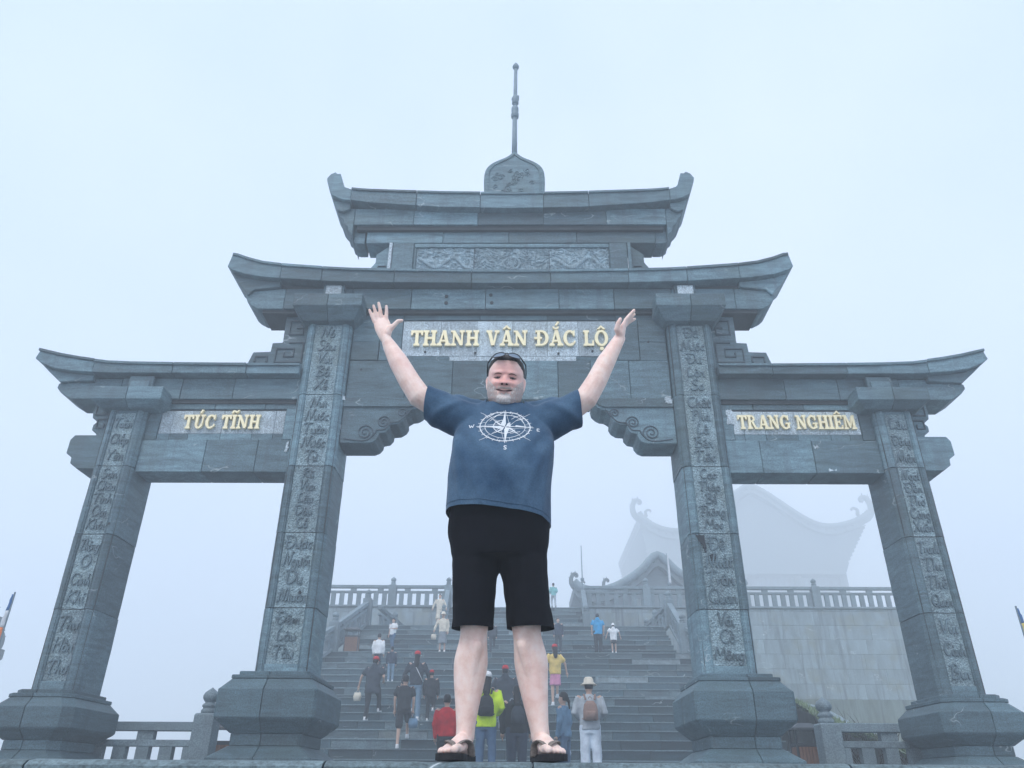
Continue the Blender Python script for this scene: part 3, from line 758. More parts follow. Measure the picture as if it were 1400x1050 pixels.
    for P in ([(-4.13, 7.32), (-3.86, 7.32), (-3.86, 6.90), (-4.35, 6.90), (-4.35, 7.19), (-4.02, 7.19), (-4.02, 7.02), (-4.2, 7.02), (-4.2, 7.1)], [(-3.86, 7.8), (-4.16, 7.8), (-4.16, 7.5), (-3.9, 7.5), (-3.9, 7.64), (-4.03, 7.64)],
              [(-4.5, 6.9), (-4.5, 7.02), (-4.72, 7.02), (-4.72, 6.9)]):
        mb.ribbon([(x*(-s), z) if s > 0 else (x, z) for x, z in P], .035, 12.222, 12.26)
    mb.build('key_pattern', mt_line, sb)

# middle roof
top = sym_curve([(0, 8.72), (1.0, 8.73), (2.2, 8.75), (3.0, 8.77), (3.5, 8.80), (4.2, 8.86), (4.4, 8.88)])
bot = sym_curve([(0, 8.43), (2.2, 8.445), (3.44, 8.48), (4.15, 8.53), (4.4, 8.54)])
course('eave_block', top, bot, [-4.4, -3.6, -2.2, -.72, .79, 2.28, 3.4, 4.4], 11.88, 12.98, mt_slate, lip=.055)
for s in (-1, 1):
    end_piece('eave_tip', [(-4.405, 8.56), (-4.405, 8.885), (-4.78, 8.94), (-5.08, 9.03), (-5.3, 9.12), (-5.41, 9.14), (-5.46, 8.84), (-5.38, 8.77), (-5.1, 8.66), (-4.75, 8.595)], 11.9, 12.96, mt_slate, s)
    end_piece('eave_wedge', [(-4.41, 8.44), (-4.41, 8.555), (-4.75, 8.59), (-5.1, 8.655), (-5.38, 8.765), (-5.22, 8.52), (-5.0, 8.26), (-4.9, 8.38)], 12.02, 12.84, mt_slate, s)
    lp = [(-5.40, 9.15), (-5.3, 9.135), (-5.08, 9.045), (-4.78, 8.955), (-4.41, 8.90)]
    end_piece('drip_lip', lp+[(x, z-.06) for x, z in reversed(lp)], 11.865, 11.91, mt_slate, s)
for a, b in zip([-4.3, -3.0, -1.87, -.45, .95, 2.0, 3.1], [-3.0, -1.87, -.45, .95, 2.0, 3.1, 4.3]):
    block('frieze_block', a+.005, b-.005, 12.07+ri.uniform(-.006, .006), 12.78, 7.97, 8.425, mt_slate, gate)
mk('joint_core', *cbox(-4.7, 4.7, 12.12, 12.74, 7.9, 8.6), mt_core, gate, recalc=False)
for s in (-1, 1):
    end_piece('frieze_end', [(-4.305, 7.97), (-4.78, 7.97), (-4.92, 8.05), (-5.0, 8.12), (-5.07, 8.28), (-4.99, 8.37), (-4.41, 8.43), (-4.305, 8.425)], 12.075, 12.775, mt_slate, s)
# centre beam: strip, name panel, lower courses
for a, b in zip([-2.93, -2.0, -.55, .72, 2.02], [-2.0, -.55, .72, 2.02, 2.93]):
    block('beam_strip', a+.004, b-.004, 12.2, 12.66, 7.80, 7.965, mt_slate, gate)
for a, b in ((-2.93, -2.42), (-2.415, -2.0), (2.02, 2.42), (2.425, 2.93)):
    for z0, z1 in (((6.90, 7.795),) if abs(a) < 2.42 or abs(b) < 2.42 else ((6.90, 7.3), (7.3, 7.795))):
        block('panel_jamb', a+.003, b-.003, 12.175+ri.uniform(-.012, .012), 12.67, z0+.003, z1-.003, mt_slate, gate)
xs = [-1.995, -1.28, -.60, .07, .72, 1.3, 2.015]
for a, b in zip(xs, xs[1:]):
    block('panel_tile', a+.003, b-.003, 12.185+ri.uniform(-.004, .004), 12.66, 7.0, 7.76, mt_granite, gate, bev=.003)
for a, b in zip([-1.995, -1.1, 1.25], [-1.1, 1.25, 2.015]): block('panel_base_tile', a+.003, b-.003, 12.19, 12.66, 6.90, 6.995, mt_base if abs(a) > 1.2 else mt_granite, gate, bev=.003)
for row, (z0, z1, cs) in enumerate(((6.09, 6.895, [-2.93, -1.87, -1.02, -.1, .9, 1.5, 2.2, 2.93]), )):
    for a, b in zip(cs, cs[1:]): block('beam_block', a+.004, b-.004, 12.165+ri.uniform(-.005, .005), 12.69, z0, z1-.004, mt_slate, gate)
mk('joint_core', *cbox(-2.9, 2.9, 12.22, 12.64, 6.13, 7.97), mt_core, gate, recalc=False)
# scroll brackets in the corners of the middle bay
for s in (-1, 1):
    P = [(-2.93, 5.22), (-2.40, 5.22), (-2.31, 5.26), (-2.26, 5.33), (-2.25, 5.40), (-2.14, 5.42), (-2.08, 5.50), (-2.08, 5.57), (-1.95, 5.58), (-1.86, 5.64), (-1.82, 5.72), (-1.83, 5.80), (-1.74, 5.86), (-1.66, 5.87), (-1.59, 5.91), (-1.52, 5.98), (-1.50, 6.085), (-2.93, 6.085)]
    b = end_piece('scroll_bracket', P, 12.13, 12.72, mt_slate, s)
    strip = [(-2.93, 5.91), (-1.70, 5.91), (-1.60, 5.95), (-1.50, 6.08), (-2.93, 6.08)]
    S_ = strip if s < 0 else mirror(strip)
    MB().prism(S_, 12.09, 12.128).build('bracket_cap_strip', mt_slate, b, bevel=.005)
    mb = MB()
    def spiral(cx, cz, r0_, turns, dirn=1, a0=0):
        n = int(turns*16); return [(cx+(r0_*(1-.85*i/n))*cos(a0+dirn*2*pi*turns*i/n), cz+(r0_*(1-.85*i/n))*sin(a0+dirn*2*pi*turns*i/n)) for i in range(n+1)]
    for P in (spiral(-2.50, 5.42, .15, 2, 1, -.5), spiral(-2.19, 5.62, .125, 2, 1, -.5), spiral(-1.88, 5.80, .09, 1.6, 1, -.4),
              smooth_pts([(-2.86, 5.30), (-2.5, 5.265), (-2.34, 5.38), (-2.3, 5.46), (-2.16, 5.48), (-2.08, 5.60), (-1.93, 5.63), (-1.82, 5.74), (-1.72, 5.87)], 4)):
        mb.ribbon([(-x, z) if s > 0 else (x, z) for x, z in P], .022, 12.112, 12.14)
    mb.build('scroll_carving', mt_line, b)

# top storey
for a, b in ((-2.34, -1.92), (1.99, 2.34)):
    block('corner_pier', a, b, 12.16, 12.7, 8.76, 9.615, mt_slate, gate)
    block('pier_edge', a-.07 if a < 0 else b+.01, a-.01 if a < 0 else b+.07, 12.13, 12.2, 8.76, 9.6, mt_granite if a < 0 else mt_slate, gate, bev=.004)
for s in (-1, 1):
    sb = end_piece('stepped_bracket', [(-2.42, 8.76), (-2.86, 8.76), (-2.86, 9.0), (-2.80, 9.02), (-2.68, 9.20), (-2.68, 9.4), (-2.42, 9.62)], 12.26, 12.6, mt_slate, s)
    mb = MB(); P = [(-2.46, 9.1), (-2.62, 9.1), (-2.62, 8.97), (-2.48, 8.97)]
    mb.ribbon([(-x, z) if s > 0 else (x, z) for x, z in P], .03, 12.235, 12.27); mb.build('key_pattern', mt_line, sb)
block('panel_frame', -1.915, 1.985, 12.19, 12.66, 9.53, 9.62, mt_slate, gate)
block('panel_frame', -1.915, -1.865, 12.19, 12.66, 8.80, 9.525, mt_slate, gate); block('panel_frame', 1.975, 1.985+.0, 12.19, 12.66, 8.80, 9.525, mt_slate, gate, bev=0)
mk('joint_core', *cbox(-2.3, 2.3, 12.27, 12.6, 8.6, 10.6), mt_core, gate, recalc=False)
def relief(x0, x1, z0, z1, seed, centre=False):
    nx, nz = int((x1-x0)/.014), int((z1-z0)/.014); V = []; F = []
    r = random.Random(seed); cx = (x0+x1)/2; cz = (z0+z1)/2
    # dragon body: a sinuous line with scales, cloud scrolls around
    body = []
    for i in range(80):
        t = i/79; x = x0+.08+(x1-x0-.16)*t; body.append((x, cz+sin(t*9+seed)*.15*(.6+.4*t), .045*(1-.5*abs(t-.4))))
    if centre: body = [(cx+cos(i/40*2*pi)*.16, cz-.02+sin(i/40*2*pi)*.14, .03) for i in range(40)]+[(cx+cos(a)*q, cz-.02+sin(a)*q, .02) for a in [j*.4 for j in range(16)] for q in (.02, .06, .1)]
    for q in range(nz+1):
        for p in range(nx+1):
            x = x0+(x1-x0)*p/nx; z = z0+(z1-z0)*q/nz
            w = Vector((noise.noise(Vector((x*5, seed, z*5)))*.18, 0, noise.noise(Vector((x*5, seed+9, z*5)))*.18))
            h = abs(noise.noise(Vector(((x+w.x)*9, seed*3, (z+w.z)*16))))
            d = .028*max(0, 1-h*5)+.012*noise.noise(Vector((x*30, seed, z*30)))
            for bx, bz, br in body:
                dd = (x-bx)**2+(z-bz)**2
                if dd < br*br: d = max(d, .02+.022*sqrt(1-dd/(br*br))+.006*sin(x*150)); 
            V.append((x, 12.235-d, z))
    for q in range(nz):
        for p in range(nx): k = q*(nx+1)+p; F.append((k, k+1, k+nx+2, k+nx+1))
    mk('relief_panel', V, F, mt_relief, gate, recalc=False)
relief(-1.86, -.715, 8.80, 9.52, 2); relief(-.705, .785, 8.80, 9.52, 5, True); relief(.795, 1.975, 8.80, 9.52, 8)
for a, b in zip([-2.9, -1.35, -.02, 1.35], [-1.35, -.02, 1.35, 2.93]): block('course_block', a+.004, b-.004, 12.18+ri.uniform(-.004, .004), 12.68, 9.63, 9.985, mt_slate, gate)
for a, b in zip([-3.16, -1.95, -.65, .68, 1.95], [-1.95, -.65, .68, 1.95, 3.16]): block('frieze_block', a+.004, b-.004, 12.05+ri.uniform(-.004, .004), 12.81, 9.99, 10.40, mt_slate, gate)
mk('joint_core', *cbox(-3.1, 3.1, 12.1, 12.76, 9.9, 10.5), mt_core, gate, recalc=False)
top = sym_curve([(0, 10.67), (1.46, 10.70), (2.36, 10.735), (2.9, 10.76), (3.11, 10.78), (3.25, 10.80)])
bot = sym_curve([(0, 10.28), (1.44, 10.31), (2.33, 10.38), (2.9, 10.43), (3.23, 10.49), (3.25, 10.49)])
course('eave_block', top, bot, [-3.25, -1.9, -.60, .68, 1.6, 3.25], 11.88, 12.98, mt_slate, lip=.05)
for s in (-1, 1):
    end_piece('eave_tip', [(-3.255, 10.50), (-3.255, 10.80), (-3.40, 10.86), (-3.46, 10.93), (-3.53, 11.23), (-3.60, 11.22), (-3.64, 11.27), (-3.73, 11.22), (-3.80, 11.10), (-3.78, 11.0), (-3.70, 10.74), (-3.66, 10.66), (-3.5, 10.56), (-3.38, 10.52), (-3.26, 10.505)], 11.9, 12.96, mt_slate, s)
    end_piece('eave_wedge', [(-3.26, 10.36), (-3.26, 10.50), (-3.38, 10.515), (-3.5, 10.555), (-3.65, 10.65), (-3.52, 10.32), (-3.4, 10.28)], 11.99, 12.88, mt_slate, s)
    P = [(-3.165, 9.66), (-3.165, 10.42), (-3.4, 10.40), (-3.50, 10.34), (-3.47, 10.22), (-3.38, 10.12), (-3.36, 10.02), (-3.28, 9.95), (-3.25, 9.82), (-3.18, 9.76)]
    end_piece('eave_cheek', P, 12.06, 12.8, mt_slate, s)
    P = [(-2.935, 9.63), (-2.935, 9.98), (-3.16, 9.98), (-3.16, 9.66), (-3.08, 9.63)]
    end_piece('eave_cheek', P, 12.2, 12.66, mt_slate, s)
# domed tablet and mast
P = smooth_pts([(-.535, 10.68), (-.55, 11.0), (-.565, 11.3), (-.56, 11.56), (-.52, 11.74), (-.42, 11.88), (-.26, 11.99), (-.08, 12.09), (.085, 12.25)], 4)
dome_pts = P+[(.17-x, z) for x, z in reversed(P[:-1])]
dm = MB().prism(dome_pts, 12.28, 12.62).build('domed_tablet', mt_slate, gate, bevel=.03)
mb = MB(); inner = [(.07+(x-.07)*.86, 10.75+(z-10.68)*.88) for x, z in dome_pts]
mb.ribbon(inner, .03, 12.255, 12.285)
for k in range(26):
    a = ri.uniform(0, 6.28); rad = ri.uniform(.04, .1); cx_ = ri.uniform(-.35, .5); cz_ = ri.uniform(10.9, 11.7)
    mb.ribbon(spiral(cx_, cz_, rad, 1.3, 1 if k % 2 else -1, a), .02, 12.262+ri.uniform(0, .003), 12.285)
mb.build('tablet_carving', mt_slate, dm)
mast = MB().tube([(.08, 12.45, 12.12), (.085, 12.45, 13.5)], [.062, .052], 12).build('mast', mt_pole, gate, smooth=True)
MB().tube([(.088, 12.45, 13.5), (.10, 12.45, 15.05)], [.048, .04], 12).build('mast_top', mt_pole, mast, smooth=True)
MB().lathe((.087, 12.45, 13.42), [(.05, 0), (.085, .02), (.09, .12), (.06, .16), (.085, .22), (.08, .32), (.05, .36)], 14).build('mast_collar', mt_pole, mast, smooth=True)
MB().lathe((.092, 12.45, 13.86), [(.05, 0), (.08, .03), (.07, .1), (.09, .16), (.06, .24), (.05, .28)], 14).build('mast_collar', mt_pole, mast, smooth=True)
MB().box(.10, .17, 12.42, 12.48, 13.98, 14.03).box(.12, .18, 12.42, 12.48, 14.08, 14.12).build('bracket_arm', mt_pole, mast)
MB().lathe((.10, 12.45, 15.03), [(.04, 0), (.075, .05), (.08, .09), (.045, .17), (.004, .24)], 12).build('mast_tip', mt_pole, mast, smooth=True)

# ---- gilt lettering, flared slab serif capitals
def R_(x0, z0, x1, z1): return [(x0, z0), (x1, z0), (x1, z1), (x0, z1)]
def foot(x, w=.17, f=.34, up=False, h=.15):
    a, b = x-w/2, x+w/2; c, d = x-f/2, x+f/2
    z = [(c, 0), (d, 0), (d, .09), (b, .09+h*.55), (a, .09+h*.55), (c, .09)]
    return [(x_, 1-z_) for x_, z_ in reversed(z)] if up else z
def stem(x, w=.17, z0=0, z1=1): return [R_(x-w/2, z0, x+w/2, z1)]
def col(x, w=.19, f=.36): return [R_(x-w/2, .02, x+w/2, .98), foot(x, w, f), foot(x, w, f, True)]
def ring(cx, cz, rx, rz, tx, tz, a0, a1, n=20):
    out = []
    for i in range(n):
        t0 = radians(a0+(a1-a0)*i/n); t1 = radians(a0+(a1-a0)*(i+1)/n)
        out.append([(cx+rx*cos(t0), cz+rz*sin(t0)), (cx+rx*cos(t1), cz+rz*sin(t1)), (cx+(rx-tx)*cos(t1), cz+(rz-tz)*sin(t1)), (cx+(rx-tx)*cos(t0), cz+(rz-tz)*sin(t0))])
    return out
def diag(x0, z0, x1, z1, w): return [[(x0-w/2, z0), (x0+w/2, z0), (x1+w/2, z1), (x1-w/2, z1)]]
LT = {
 'T': (.74, col(.37)[:2]+[R_(.04, .84, .70, .99), [(.0, .68), (.1, .68), (.16, .86), (.04, .99), (.0, .99)], [(.64, .68), (.74, .68), (.74, .99), (.70, .99), (.58, .86)]]),
 'H': (.86, col(.2)+col(.66)+[R_(.25, .43, .6, .56)]),
 'A': (.84, diag(.16, .05, .40, .96, .11)+diag(.66, .05, .44, 1.0, .21)+[R_(.2, .26, .6, .37), foot(.16, .12, .32), foot(.67, .2, .36)]),
 'N': (.90, [R_(.13, .03, .24, .96), foot(.185, .11, .32), R_(.64, .04, .75, .97), foot(.695, .11, .32, True), [(.0, .98), (.0, .9), (.14, .84), (.58, .02), (.75, .02), (.75, .12), (.26, .98)]]),
 'V': (.82, diag(.40, .02, .18, .95, .21)+diag(.44, .02, .64, .95, .11)+[foot(.18, .2, .36, True), foot(.65, .12, .3, True)]),
 'D': (.86, [R_(.12, .02, .31, .98), R_(.02, .0, .42, .11), R_(.02, .89, .42, 1.0)]+ring(.38, .5, .44, .5, .2, .12, -90, 90)),
 'C': (.78, ring(.42, .5, .40, .51, .21, .13, 52, 308)+[[(.62, .64), (.72, .64), (.72, 1.0), (.66, 1.0), (.58, .8)], [(.6, .2), (.66, .12), (.76, .26), (.7, .36)]]),
 'L': (.72, col(.22)+[R_(.25, 0, .62, .12), [(.56, .1), (.58, .34), (.68, .34), (.68, 0), (.56, 0)]]),
 'O': (.86, ring(.42, .5, .41, .52, .2, .13, 0, 360, 28)),
 'U': (.88, [R_(.14, .34, .33, .98), foot(.235, .19, .38, True), R_(.62, .34, .73, .98), foot(.675, .11, .32, True)]+ring(.435, .36, .295, .37, .17, .14, 180, 360)),
 'I': (.42, col(.2)),
 'R': (.88, col(.2)+ring(.36, .74, .28, .25, .16, .11, -95, 95)+[R_(.22, .49, .4, .60), R_(.22, .89, .4, .99), [(.34, .5), (.50, .52), (.68, .1), (.82, .1), (.82, 0), (.56, 0)]]),
 'G': (.86, ring(.42, .5, .40, .51, .21, .13, 52, 300)+[R_(.58, .06, .74, .42), R_(.46, .36, .82, .46), [(.62, .64), (.72, .64), (.72, 1.0), (.66, 1.0), (.58, .8)]]),
 'M': (1.08, [R_(.13, .03, .23, .96), foot(.18, .1, .32), R_(.74, .03, .93, .97), foot(.835, .19, .38), [(.02, 1.0), (.3, 1.0), (.56, .3), (.46, .08), (.2, .86), (.02, .9)], [(.96, 1.0), (.76, 1.0), (.46, .08), (.54, .08), (.8, .82)]]),
 'E': (.74, col(.2)+[R_(.25, 0, .62, .11), R_(.25, .45, .5, .55), R_(.25, .89, .62, 1.0), [(.58, .05), (.70, .3), (.62, .0)], R_(.6, 0, .68, .28), R_(.6, .74, .68, 1.0), R_(.46, .36, .53, .64)]),
}
def acc(kind, cx):
    z = 1.09
    if kind == '^': return [[(cx-.24, z), (cx-.12, z-.02), (cx+.02, z+.12), (cx, z+.24)], [(cx+.28, z), (cx+.14, z-.02), (cx-.01, z+.12), (cx+.01, z+.24)]]
    if kind == 'u': return ring(cx, z+.16, .2, .18, .1, .1, 185, 355, 8)
    if kind == '´': return [[(cx-.06, z), (cx+.06, z), (cx+.22, z+.26), (cx+.06, z+.28)]]
    if kind == "2": return [[(cx-.04, z+.24), (cx+.06, z+.24), (cx+.24, z+.46), (cx+.1, z+.5)]]
    if kind == '~': return [[(cx-.28, z+.02), (cx-.18, z+.0), (cx-.06, z+.12), (cx-.08, z+.24), (cx-.2, z+.2)], [(cx-.09, z+.24), (cx-.05, z+.1), (cx+.1, z+.04), (cx+.12, z+.16)], [(cx+.1, z+.16), (cx+.08, z+.03), (cx+.24, z+.1), (cx+.3, z+.26), (cx+.2, z+.25)]]
    if kind == '.': return ring(cx, -.18, .13, .1, .12, .09, 0, 360, 10)
    if kind == '-': return [R_(-.06, .44, .42, .56)]
def sign(text, xa, xb, z0, h, yb, thick=.05):
    """text items: (char, accents) or ' '"""
    w = 0
    for t in text: w += .42 if t == ' ' else LT[t[0]][0]
    s = (xb-xa)/w; x = xa
    for t in text:
        if t == ' ': x += .42*s; continue
        polys = list(LT[t[0]][1])
        for a in t[1:]: polys += acc(a, LT[t[0]][0]*.48)
        mb = MB()
        for i, P in enumerate(polys):
            mb.prism([(x+px*s, z0+pz*h) for px, pz in P], yb-thick-.0006*(i % 7), yb)
        mb.build('letter', mt_gold, gate, bevel=0)
        x += LT[t[0]][0]*s
sign(['T', 'H', 'A', 'N', 'H', ' ', 'V', 'A^', 'N', ' ', 'D-', 'Au2', 'C', ' ', 'L', 'O^.'], -1.83, 1.86, 7.19, .335, 12.176)
sign(['T', 'U´', 'C', ' ', 'T', 'I~', 'N', 'H'], -5.73, -4.37, 5.49, .27, 12.176)
sign(['T', 'R', 'A', 'N', 'G', ' ', 'N', 'G', 'H', 'I', 'E^', 'M'], 4.03, 6.10, 5.50, .27, 12.176)

# ---- wear with a shape of its own: damp stains, drill holes, patched chips
def blot(name, pts, y0, y1, mat, seed, par=gate, axis='y', x=None):
    r = random.Random(seed); P = []
    for a, b in zip(pts, pts[1:]+pts[:1]):
        for k in range(5): t = k/5; P.append((a[0]+(b[0]-a[0])*t+r.uniform(-.016, .016), a[1]+(b[1]-a[1])*t+r.uniform(-.02, .02)))
    if axis == 'y': MB().prism(P, y0, y1).build(name, mat, par)
    else:
        mb = MB(); mb.prism(P, x-.0015, x+.002); mb.v = [(v[1], v[0], v[2]) for v in mb.v]; mb.build(name, mat, par)
blot('damp_stain', [(12.30, 3.50), (12.42, 3.52), (12.44, 3.1), (12.40, 2.92), (12.36, 2.98), (12.33, 3.2)], 0, 0, mt_stain_hole, 1, axis='x', x=6.383)
blot('damp_stain', [(12.12, 3.52), (12.22, 3.50), (12.25, 3.2), (12.22, 2.85), (12.14, 2.9), (12.10, 3.2)], 0, 0, mt_stain_hole, 2, axis='x', x=6.383)
blot('damp_stain', [(3.02, 3.57), (3.16, 3.56), (3.19, 3.36), (3.17, 3.26), (3.14, 3.40), (3.04, 3.51)], 11.991, 12.03, mt_stain_hole, 3)
blot('damp_stain', [(3.22, 3.24), (3.30, 3.25), (3.32, 3.17), (3.24, 3.15)], 12.000, 12.02, mt_stain_hole, 4)
for i, (x_, z_) in enumerate([(-1.55, 7.08), (-.62, 7.06), (.92, 7.05), (1.55, 7.1), (-2.5, 7.2), (-2.7, 6.7), (2.6, 7.3), (-1.2, 8.25), (-1.2, 8.1), (-.35, 8.28), (-.33, 8.1), (-3.22, 2.62), (-6.5, 3.72), (5.3, 8.1)][:13]):
    yy = 12.17 if abs(x_) < 2.9 and z_ < 7.8 else 12.06 if z_ > 8 else 11.996
    MB().tube([(x_, yy-.004, z_), (x_, yy+.02, z_)], .022 if z_ < 8 else .035, 10).build('anchor_hole', mt_stain_hole, gate)  # dark disc on the surface colours in the shade of a drilled hole
for i, (x_, z_, w_, h_, y_) in enumerate([(5.28, 5.14, .07, .06, 12.14), (5.45, 4.72, .13, .04, 12.14), (-3.0, 6.02, .10, .10, 12.08), (2.78, 5.98, .13, .13, 12.08), (-3.86, 5.05, .05, .2, 12.14), (-2.98, 5.35, .04, .22, 12.12), (3.85, 5.6, .12, .3, 12.155)]):
    blot('mortar_patch', [(x_, z_), (x_+w_, z_+.01), (x_+w_*.9, z_+h_), (x_+.02*w_, z_+h_*.9)], y_-.0+0, y_+.03, mt_granite, 10+i)
# ================================================================== TEMPLE AND FAR THINGS
def dragon(name, x, y, z, s, dr, parent, mat=None):
    """upswept dragon-tail ridge end: curl with spines; dr=-1 bends to the left"""
    mb = MB(); X = lambda a: x+dr*a*s
    main = smooth_pts([(0, 0), (.55, .25), (.95, .8), (1.0, 1.5), (.75, 2.05), (.4, 2.2), (.15, 2.0), (.25, 1.75)], 4)
    mb.tube([(X(a), y, z+b*s) for a, b in main], [s*(.34*(1-.7*i/len(main))+.05) for i in range(len(main))], 7)
    front = smooth_pts([(-.1, .1), (-.35, .5), (-.3, .95), (-.65, 1.15), (-.9, .95)], 3)
    mb.tube([(X(a), y, z+b*s) for a, b in front], [s*(.2*(1-.5*i/len(front))) for i in range(len(front))], 6)
    for i, (a, b) in enumerate(main[4::4]):
        mb.tube([(X(a), y, z+b*s), (X(a+.35), y, z+(b+.25)*s)], [s*.13, s*.02], 5)
    mb.tube([(X(.8), y, z+1.9*s), (X(.95), y, z+2.5*s)], [s*.16, s*.03], 5)
    mb.tube([(X(.45), y, z+2.15*s), (X(.4), y, z+2.65*s)], [s*.14, s*.03], 5)
    return mb.build(name, mat or mt_roof, parent, smooth=True)
def big_roof(name, label, x0, x1, y0, y1, prof, under, wall, zbase, fin, nb=26, rib=.7):
    e = empty(name, ((x0+x1)/2, (y0+y1)/2, zbase), label, 'temple', None)
    n = len(prof)
    # curved roof shell
    pts = smooth_pts(prof, 4); th = .45
    lo = [(x, z-th) for x, z in pts]
    MB().prism(lo+pts[::-1], y0, y1).build('roof', mt_roof, e)
    # round ridge tiles along the front slope edge
    mb = MB(); mb.tube([(x, y0-.05, z+.12) for x, z in pts], .2, 8); mb.build('roof_ridge', mt_rail, e, smooth=True)
    # tile rolls
    for x_, z_ in [p for p in pts[3:-3:2]]:
        MB().tube([(x_, y0-.02, z_-.1), (x_, y1, z_-.1)], .14, 6).build('tile_roll', mt_roof, e, smooth=True)
    # stepped brackets below the corners
    MB().prism(under, y0+.4, y1-.3).build('eave_brackets', mt_roof, e)
    m = MB().box(*wall); m.build('wall', mt_wall, e)
    wx0, wx1, wy0, wy1, wz0, wz1 = wall
    k = max(3, int((wx1-wx0)/2.8))
    for i in range(k+1):
        xx = wx0+(wx1-wx0)*i/k; MB().tube([(xx, wy0-.35, wz0), (xx, wy0-.35, wz1+.3)], .26, 12).build('column', mt_roof, e, smooth=True)
    for i in range(k):
        xx = wx0+(wx1-wx0)*(i+.5)/k; MB().box(xx-.8, xx+.8, wy0-.06, wy0+.05, wz0, wz0+min(3.1, wz1-wz0-.15)).build('door', mt_roof, e)
    pass
    for (fx, fz, fs, fd) in fin: dragon('ridge_dragon', fx, y0+.3, fz, fs, fd, e)
    return e
prof = [(9.05, 18.1), (9.35, 17.65), (10.2, 17.05), (11.2, 16.75), (12.2, 16.8), (13.6, 17.5), (15.2, 18.75), (16.6, 19.8), (17.5, 20.25), (18.4, 19.8), (19.6, 18.9), (20.6, 18.1), (21.8, 17.35), (23.0, 17.1), (24.4, 17.35), (25.4, 17.75), (26.0, 18.2)]
def teeth(a, b, n, d):
    out = []
    for i in range(n):
        t = i/n; x = a[0]+(b[0]-a[0])*t; z = a[1]+(b[1]-a[1])*t; x2 = a[0]+(b[0]-a[0])*(i+.55)/n; z2 = a[1]+(b[1]-a[1])*(i+.55)/n
        out += [(x, z), (x2+d, z2)]
    return out+[b]
under = [(9.2, 17.6)]+teeth((9.1, 17.2), (9.5, 14.4), 11, .16)+[(10.4, 13.8), (23.6, 13.8)]+teeth((24.0, 14.6), (25.9, 17.5), 10, -.16)+[(24.4, 16.95), (23.0, 16.75), (21.8, 17.0), (19.6, 18.5), (17.5, 19.8), (15.2, 18.3), (12.2, 16.4), (10.2, 16.65)]
TE = big_roof('temple', 'huge fog hidden temple with sweeping upturned roof on the terrace beyond the right pillar', 9, 26, 54.5, 68, prof, under, (10.35, 23.7, 56, 67, 7.3, 14.6), 7.3,
         [(9.35, 17.7, .72, -1), (25.6, 17.8, .80, 1)])
KT = 2.6; CP = Vector((.2145, 0, -.1)); TE.location = CP+(TE.location-CP)*KT; TE.scale = (KT, KT, KT)
prof2 = [(3.0, 9.35), (3.35, 9.05), (4.0, 8.9), (4.8, 9.0), (5.6, 9.35), (6.5, 9.95), (7.4, 10.75), (8.3, 9.95), (9.2, 9.35), (10.2, 9.0), (11.2, 9.1), (11.8, 9.4)]
under2 = [(3.1, 9.0)]+teeth((3.0, 8.9), (3.6, 7.9), 6, .1)+[(3.9, 7.7), (10.8, 7.7)]+teeth((11.1, 8.0), (11.7, 9.0), 5, -.1)+[(11.2, 8.7), (10.2, 8.6), (8.3, 9.5), (7.4, 10.3), (5.6, 9.0), (4.0, 8.5)]
PV = big_roof('pavilion', 'small pavilion roof with dragon ends behind the upper balustrade', 3, 12, 39.5, 44, prof2, under2, (4.2, 10.6, 40.2, 43.4, 7.3, 8.3), 7.3, [(3.25, 9.1, .38, -1), (4.85, 9.0, .30, -1)])
PV.location = CP+(PV.location-CP)*1.2; PV.scale = (1.2, 1.2, 1.2)
# pavilion whose roof corner looks in at the left edge
e = empty('corner_pavilion', (-27, 36, -4.4), 'pavilion roof corner with dragon ends at the left edge of the photo', 'temple')
MB().box(-40, -29.5, 33, 40, -4.4, 3.4).build('wall', mt_wall, e)
for k_, (zt, xo) in enumerate(((4.75, -20.95), (6.05, -21.45))):
    P = smooth_pts([(xo, zt+.15), (xo-.6, zt-.3), (xo-1.8, zt-.6), (xo-4, zt-.4), (xo-7, zt+.6)], 4)
    MB().prism([(a, b-.35) for a, b in P]+P[::-1], 32, 32.6).build('roof', mt_roof, e)
    dragon('ridge_dragon', xo-.4, 32.1, zt-.15, .44 if k_ == 0 else .36, 1, e)

mt_flag = {n: plain('flag_cloth_'+n, c, rough=.8, var=.12, scale=8) for n, c in (('blue', (.02, .12, .32)), ('yellow', (.75, .6, .12)), ('red', (.62, .03, .03)), ('white', (.6, .62, .65)), ('orange', (.7, .2, .06)))}
def flag(label, x, y, z0, z1, cols, dr):
    e = empty('furled_flag', (x, y, z0), label, 'flag', 'furled flags beside the gate')
    MB().tube([(x, y, z0), (x, y, z1+.05)], .018, 8).build('flag_pole', mt_pole, e)
    h = (z1-1.8)/len(cols); z = z1
    r = random.Random(4)
    for i, c in enumerate(cols):
        w0 = .045+.035*i; w1 = w0+.035
        pts = []; rad = []
        for k in range(7): t = k/6; pts.append((x-dr*(.02+.02*i+.02*t)+r.uniform(-.008, .008), y, z-h*t)); rad.append((.5*(w0+(w1-w0)*t)+r.uniform(-.004, .006), .03))
        MB().tube(pts, rad, 10).build('cloth_band', mt_flag[c], e, smooth=True); z -= h*1.0
flag('furled striped flag with a red foot at the left edge', -10.33, 16, 0, 3.46, ['blue', 'white', 'orange', 'red', 'red'], 1)
flag('furled blue, yellow and red flag at the right edge', 10.36, 16, 0, 3.26, ['blue', 'yellow', 'red', 'white', 'orange'], -1)
